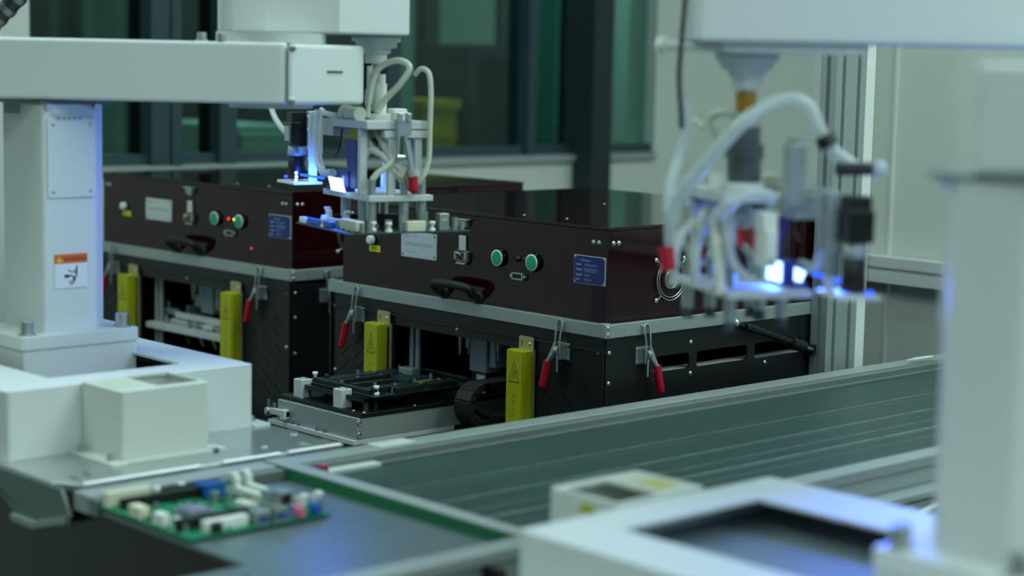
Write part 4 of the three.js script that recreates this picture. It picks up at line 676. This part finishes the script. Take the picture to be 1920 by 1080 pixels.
// ---------------------------------------------------------------- the two grippers (own axes: y = 0 at the suction plate's underside)
const lampGlow = new THREE.MeshStandardMaterial({ color: 0xbfd8ff, emissive: new THREE.Color(0.45, 0.75, 1.0), emissiveIntensity: 5 });
const blueGlow = new THREE.MeshStandardMaterial({ color: 0x1030c0, emissive: new THREE.Color(0.02, 0.12, 1.0), emissiveIntensity: 3 });
function buildGripper(label) {
  const t = thing('vacuum_gripper', label, 'gripper', [0, 0, 0]); t.base = [0, 0, 0];
  const pl = (x0, x1, y0, y1, z0, z1, m = M.aluPale, n = 'plate') => part(t, n, box(x0, x1, y0, y1, z0, z1, 0.0008), m);
  pl(-0.08, 0.068, 0, 0.0075, -0.045, 0.045, M.aluPale, 'suction_plate');
  pl(-0.05, 0.058, 0.091, 0.1015, -0.04, 0.045, M.aluPale, 'top_plate');
  pl(0.046, 0.058, 0.08, 0.0895, -0.04, 0.02, M.aluPale, 'clamp_bar');
  pl(-0.05, 0.05, 0.0895, 0.091, -0.038, 0.043, M.black, 'gasket');
  for (const [x, z, w] of [[0.034, 0.04, 0.009], [0.05, -0.03, 0.008], [-0.04, -0.03, 0.008], [0.052, 0.008, 0.008]]) pl(x - w / 2, x + w / 2, 0.0075, 0.09, z - 0.005, z + 0.005, M.aluPale, 'pillar');
  part(t, 'shaft_collar', [cyl(0, 0.125, 0, 0.0085, 0.046, 'y', 24), cyl(0.004, 0.152, 0, 0.005, 0.016, 'y', 16), cyl(0, 0.105, 0, 0.02, 0.008, 'y', 28)], M.whitePlastic);
  // suction cups
  for (const [x, z] of [[0.055, 0.036], [0.03, 0.036], [0.058, -0.008], [0.056, -0.034], [-0.03, 0.034], [-0.05, -0.03]]) {
    const c = sub(t, 'suction_cup');
    part(c, 'stem', [cyl(x, -0.013, z, 0.0065, 0.026, 'y', 18), cyl(x, 0.0175, z, 0.0052, 0.02, 'y', 14)], M.zinc);
    part(c, 'bellows', lathe([[0.0045, -0.024], [0.006, -0.026], [0.0045, -0.028], [0.0065, -0.030], [0.0045, -0.032], [0.0075, -0.0362], [0, -0.0362]].map(([r, y]) => [r, y]), x, 0, z, 'y', 20), std(0x39474f, 0.6));
  }
  // hoses
  const hose = (pts, r = 0.0042, m = M.hose) => part(t, 'hose', tube(pts, r, 48, 12), m);
  hose([[0.003, 0.14, 0.018], [0.006, 0.12, 0.02], [0.012, 0.165, 0.01], [0.03, 0.178, -0.01], [0.045, 0.17, -0.02], [0.038, 0.148, -0.01], [0.02, 0.13, 0.0], [0.012, 0.112, 0.01]]);
  hose([[0.0, 0.17, 0.016], [0.004, 0.14, 0.018], [0.006, 0.104, 0.02]], 0.0032);
  hose([[0.04, 0.16, -0.03], [0.05, 0.168, -0.034], [0.062, 0.164, -0.038], [0.065, 0.15, -0.04], [0.065, 0.09, -0.04], [0.066, 0.05, -0.038], [0.066, 0.03, -0.03], [0.062, 0.02, -0.02], [0.058, 0.022, -0.008]], 0.0034);
  hose([[0.03, 0.026, 0.036], [0.03, 0.05, 0.036], [0.036, 0.064, 0.03], [0.048, 0.058, 0.02], [0.054, 0.042, 0.008], [0.056, 0.03, -0.002], [0.058, 0.022, -0.008]]);
  hose([[0.055, 0.026, 0.036], [0.056, 0.034, 0.03], [0.058, 0.05, 0.01], [0.052, 0.066, 0.0], [0.03, 0.08, 0.0]]);
  hose([[0.058, 0.03, -0.01], [0.056, 0.05, 0.005], [0.04, 0.074, 0.015], [0.03, 0.09, 0.018]], 0.0052);
  hose([[0.01, 0.088, 0.02], [0.024, 0.07, 0.024], [0.03, 0.075, 0.02]], 0.011);
  part(t, 'hose_joint', [rod([0.058, 0.03, -0.002], [0.06, 0.044, -0.008], 0.007, 14), rod([0.056, 0.024, -0.012], [0.057, 0.036, 0.0], 0.0062, 14)], M.hose);
  part(t, 'manifold', [cyl(-0.008, 0.109, 0.036, 0.009, 0.05, 'x', 18), cyl(-0.024, 0.109, 0.036, 0.0105, 0.012, 'x', 18)], M.hose);
  part(t, 'valve', [box(0.0, 0.02, 0.1015, 0.116, -0.03, -0.01, 0.002), box(0.03, 0.046, 0.1015, 0.113, -0.02, 0.0, 0.002)], M.whitePlastic);
  // toggle clamp on the right face, red grip hanging
  const c = sub(t, 'quick_clamp');
  part(c, 'body', [box(0.058, 0.066, 0.083, 0.104, -0.014, 0.006, 0.001), box(0.06, 0.07, 0.1, 0.112, -0.012, -0.006, 0.001), box(0.06, 0.07, 0.1, 0.112, 0.0, 0.006, 0.001), rod([0.064, 0.09, 0.004], [0.064, 0.05, 0.004], 0.0026, 8), rod([0.064, 0.09, -0.006], [0.064, 0.055, -0.006], 0.0022, 8), cyl(0.064, 0.056, -0.001, 0.0045, 0.014, 'z', 12)], M.steel);
  part(c, 'lever', [rod([0.067, 0.078, -0.005], [0.071, 0.036, -0.012], 0.003, 8), rod([0.067, 0.078, -0.009], [0.071, 0.036, -0.015], 0.0022, 8)], M.steel);
  part(c, 'grip', [rod([0.071, 0.038, -0.0125], [0.073, 0.016, -0.0145], 0.0064, 16), new THREE.SphereGeometry(0.0064, 14, 10).translate(0.073, 0.016, -0.0145)], M.red, 'red grip');
  part(c, 'grip_sleeve', [rod([0.0725, 0.04, -0.0135], [0.0735, 0.032, -0.0145], 0.0075, 16)], M.clearTube);
  // vision unit: camera, ring, lens on a bracket, small base plate
  const v = sub(t, 'camera'), cx = -0.148, cz = 0.055;
  part(v, 'body', box(cx - 0.013, cx + 0.013, 0.062, 0.0925, cz - 0.013, cz + 0.013, 0.001), M.blackGloss);
  part(v, 'label', box(cx - 0.011, cx + 0.006, 0.067, 0.087, cz + 0.013, cz + 0.0133, 0), std(0x9da9ac, 0.5));
  part(v, 'top', box(cx - 0.011, cx + 0.011, 0.092, 0.106, cz - 0.011, cz + 0.011, 0.001), M.black);
  part(v, 'cap_ring', box(cx - 0.012, cx + 0.012, 0.0905, 0.0925, cz - 0.012, cz + 0.012, 0.0005), M.alu);
  part(v, 'lens_mount', lathe([[0, 0], [0.0128, 0], [0.0128, 0.004], [0.0118, 0.005], [0.0118, 0.016], [0, 0.016]], cx, 0.047, cz, 'y', 28), M.alu);
  part(v, 'lens', lathe([[0, 0], [0.0122, 0], [0.0122, 0.012], [0.0116, 0.0125], [0.0116, 0.032], [0, 0.032]], cx, 0.0155, cz, 'y', 28), M.black);
  const br = sub(t, 'camera_bracket');
  part(br, 'upright', [box(cx + 0.014, cx + 0.024, 0.028, 0.108, cz - 0.022, cz - 0.008, 0.001), box(cx + 0.024, cx + 0.03, 0.05, 0.106, cz - 0.026, cz - 0.008, 0.001)], M.alu);
  part(br, 'frame', [box(cx + 0.03, cx + 0.0345, 0.012, 0.108, cz - 0.016, cz - 0.004, 0.001), box(cx - 0.026, cx + 0.0345, 0.0095, 0.0135, cz - 0.024, cz + 0.018, 0.001)], M.whitePlastic);
  part(br, 'arm', box(-0.085, -0.05, 0.078, 0.1, 0.02, 0.044, 0.001), M.alu); part(br, 'camera_arm', [box(cx + 0.012, cx + 0.02, 0.05, 0.06, cz - 0.016, cz + 0.004, 0.001)], M.alu);
  for (const y of [0.1, 0.082, 0.058, 0.044]) screw(br, [cx + 0.021, y, cz - 0.0075], 'z', 0.0028);
  part(t, 'wire_wrap', [tube([[cx + 0.04, 0.11, 0.04], [cx + 0.042, 0.08, 0.044], [cx + 0.05, 0.05, 0.045], [cx + 0.07, 0.03, 0.046], [-0.045, 0.03, 0.046]], 0.0055, 30, 10), tube([[cx + 0.04, 0.11, 0.036], [cx + 0.06, 0.107, 0.04], [-0.045, 0.105, 0.044], [-0.03, 0.105, 0.046]], 0.004, 24, 10)], M.clearTube, 'clear spiral wire wrap');
  part(t, 'signal_wire', tube([[-0.03, 0.088, 0.04], [-0.022, 0.072, 0.046], [-0.026, 0.06, 0.047], [-0.04, 0.052, 0.046]], 0.0014, 24, 6), M.black);
  // the lamp: a tilted glowing square with a bright lower bar, and a light bar under the camera
  const l = sub(t, 'lamp');
  part(l, 'housing', [box(-0.058, -0.008, 0.0076, 0.012, 0.03, 0.05, 0.001), box(-0.05, -0.014, 0.012, 0.034, 0.026, 0.038, 0.001), ext(poly([[-0.012, 0.012], [0.006, 0.012], [0.006, 0.075], [-0.034, 0.075]]), 0.004).translate(0, 0, 0.032)], std(0x1b2a80, 0.45), 'blue-lit lamp housing');
  const face = box(-0.021, 0.021, -0.0085, 0.0085, -0.0008, 0.0008, 0);
  face.applyMatrix4(new THREE.Matrix4().makeShear(0, 0, -1.5, 0, 0, 0)); face.rotateX(-0.35).translate(-0.022, 0.0165, 0.0505);
  part(l, 'light_panel', face, lampGlow);
  part(l, 'light_bar', box(-0.036, -0.002, 0.0085, 0.0115, 0.05, 0.053, 0.0005), lampGlow);
  part(l, 'light_bar', [box(cx + 0.012, -0.06, 0.0205, 0.0235, cz - 0.004, cz, 0.0005)], blueGlow);
  part(l, 'light_ring', [[cx + 0.0135, 0.0245], [cx + 0.0145, 0.0195], [cx + 0.0132, 0.015]].map(([x, y]) => new THREE.SphereGeometry(0.0022, 10, 8).translate(x, y, cz + 0.006)), lampGlow);
  part(l, 'light_bar', bx(-0.1765, 0.017, cz + 0.003, 0.003, 0.004, 0.006, 0.0005), blueGlow);
  part(l, 'rear_light_panel', bx(-0.03, 0.022, 0.0245, 0.036, 0.02, 0.0012, 0), lampGlow);
  return t;
}
function blueLamps(t, ry, k) {                                        // the lights of those glowing faces
  const put = (x, y, z, dx, dz, w, h, p) => { const l = new THREE.RectAreaLight(BLUE, p, w, h), a = V(x, y, z).applyAxisAngle(V(0, 1, 0), ry).add(t.position), d = V(dx, -0.12, dz).applyAxisAngle(V(0, 1, 0), ry); l.position.copy(a); l.lookAt(a.clone().add(d)); scene.add(l); };
  put(-0.022, 0.026, 0.056, -0.05, 1, 0.026, 0.02, BLUE_POWER * k); put(-0.04, 0.02, 0.02, 0.0, -1, 0.026, 0.02, BLUE_POWER * k * 0.1);
  put(-0.09, 0.022, 0.058, -0.9, 0.35, 0.04, 0.006, BLUE_POWER * k * 0.6); put(-0.181, 0.018, 0.058, -1, 0.15, 0.02, 0.008, BLUE_POWER * (k < 1.5 ? 1.2 : 7));
}
const G1 = buildGripper('sharp vacuum gripper of the left robot, holding a circuit board');
const GL = [-0.195, 0.2735, 0.227];
G1.position.set(...GL); G1.rotation.y = -0.24;
const G2 = G1.clone(); G2.name = numbered('vacuum_gripper'); scene.add(G2); G2.position.set(QR[0], 0.2285, QR[1]); G2.rotation.y = Math.PI - 0.48;
G2.userData = { label: 'blurred empty vacuum gripper of the right robot with a thick looping hose', category: 'gripper' };
B2.position.set(GL[0] + 0.0097, 0.2355, GL[2] + 0.0024); B2.rotation.y = -0.24;
part(G1, 'camera_hose', tube([[-0.226, 0.116, 0.063], [-0.212, 0.1, 0.063], [-0.19, 0.084, 0.061], [-0.16, 0.072, 0.059]], 0.0042, 24, 10), M.clearTube);
blueLamps(G1, -0.24, 1); blueLamps(G2, Math.PI - 0.48, 1.5);
{ // the hose loop and coupling that only this gripper shows
  const b = sub(G2, 'hose_loop'); b.base = [0, 0, 0];
  const inv = (x, y, z) => { const p = V(x, y, z).sub(G2.position).applyAxisAngle(V(0, 1, 0), -G2.rotation.y); return p.toArray(); };
  part(b, 'hose', tube([[0.461, 0.255, 0.378], [0.462, 0.292, 0.384], [0.468, 0.316, 0.388], [0.492, 0.344, 0.387], [0.520, 0.376, 0.381], [0.542, 0.405, 0.366], [0.556, 0.419, 0.348], [0.570, 0.423, 0.333], [0.580, 0.415, 0.323], [0.588, 0.396, 0.318], [0.599, 0.376, 0.310], [0.611, 0.364, 0.300], [0.620, 0.357, 0.291]].map((p) => inv(...p)), 0.0068, 80, 14), M.clearTube, 'thick clear looping hose');
  part(b, 'hose_clip', tube([[0.595, 0.389, 0.319], [0.600, 0.379, 0.316]].map((p) => inv(...p)), 0.0095, 6, 14), M.black);
  part(b, 'plug', tube([[0.610, 0.358, 0.317], [0.634, 0.359, 0.290]].map((p) => inv(...p)), 0.0062, 8, 14), M.black);
  part(b, 'plug_end', new THREE.SphereGeometry(0.009, 14, 10).translate(...inv(...[0.637, 0.359, 0.287])), M.clearTube);
  part(b, 'side_hose', tube([[0.441, 0.415, 0.341], [0.442, 0.393, 0.343], [0.440, 0.359, 0.352], [0.444, 0.333, 0.367], [0.452, 0.307, 0.378]].map((p) => inv(...p)), 0.0055, 40, 12), M.clearTube);
  const tb = (pts, r) => part(b, 'hose', tube(pts.map((p) => inv(...p)), r, 30, 12), M.hose);
  tb([[0.458, 0.296, 0.344], [0.463, 0.287, 0.369], [0.467, 0.266, 0.384], [0.469, 0.237, 0.386]], 0.005);
  tb([[0.457, 0.305, 0.328], [0.468, 0.286, 0.350], [0.475, 0.260, 0.361], [0.478, 0.234, 0.363]], 0.0052);
  tb([[0.476, 0.302, 0.337], [0.494, 0.280, 0.352], [0.512, 0.256, 0.367], [0.522, 0.232, 0.375]], 0.0055);
  tb([[0.485, 0.299, 0.328], [0.502, 0.278, 0.343], [0.514, 0.260, 0.348], [0.524, 0.247, 0.341]], 0.005);
  part(b, 'wire_bundle', tube([[0.510, 0.308, 0.374], [0.526, 0.322, 0.369], [0.538, 0.332, 0.354], [0.547, 0.327, 0.330]].map((p) => inv(...p)), 0.0065, 24, 12), M.clearTube);
  part(b, 'red_grip', [rod(inv(...[0.474, 0.277, 0.403]), inv(...[0.478, 0.254, 0.403]), 0.0075, 14)], M.red, 'red grip at the end of the plate');
  for (const x of [[0.529, 0.288, 0.357], [0.537, 0.288, 0.349]]) part(b, 'red_grip', bx(...inv(...x), 0.006, 0.02, 0.006, 0.001), M.red);
  { const p = inv(...[0.552, 0.288, 0.347]); part(b, 'sensor_block', [bx(p[0], p[1], p[2], 0.022, 0.052, 0.016, 0.002), bx(p[0] - 0.012, p[1] - 0.004, p[2], 0.01, 0.03, 0.012, 0.002)], M.whitePlastic); }
  { const p = inv(...[0.558, 0.349, 0.315]); part(b, 'slide_unit', [bx(p[0], p[1], p[2], 0.018, 0.062, 0.018, 0.002), cyl(p[0], p[1] + 0.033, p[2], 0.007, 0.006, 'y', 16)], M.alu); }
  part(b, 'coupling', [cyl(0, 0.155, 0, 0.0155, 0.018, 'y', 24), cyl(0, 0.14, 0, 0.02, 0.014, 'y', 24), cyl(0, 0.118, 0, 0.017, 0.03, 'y', 24)], M.steelDark, 'dark shaft coupling');
}

renderer.render(scene, camera);
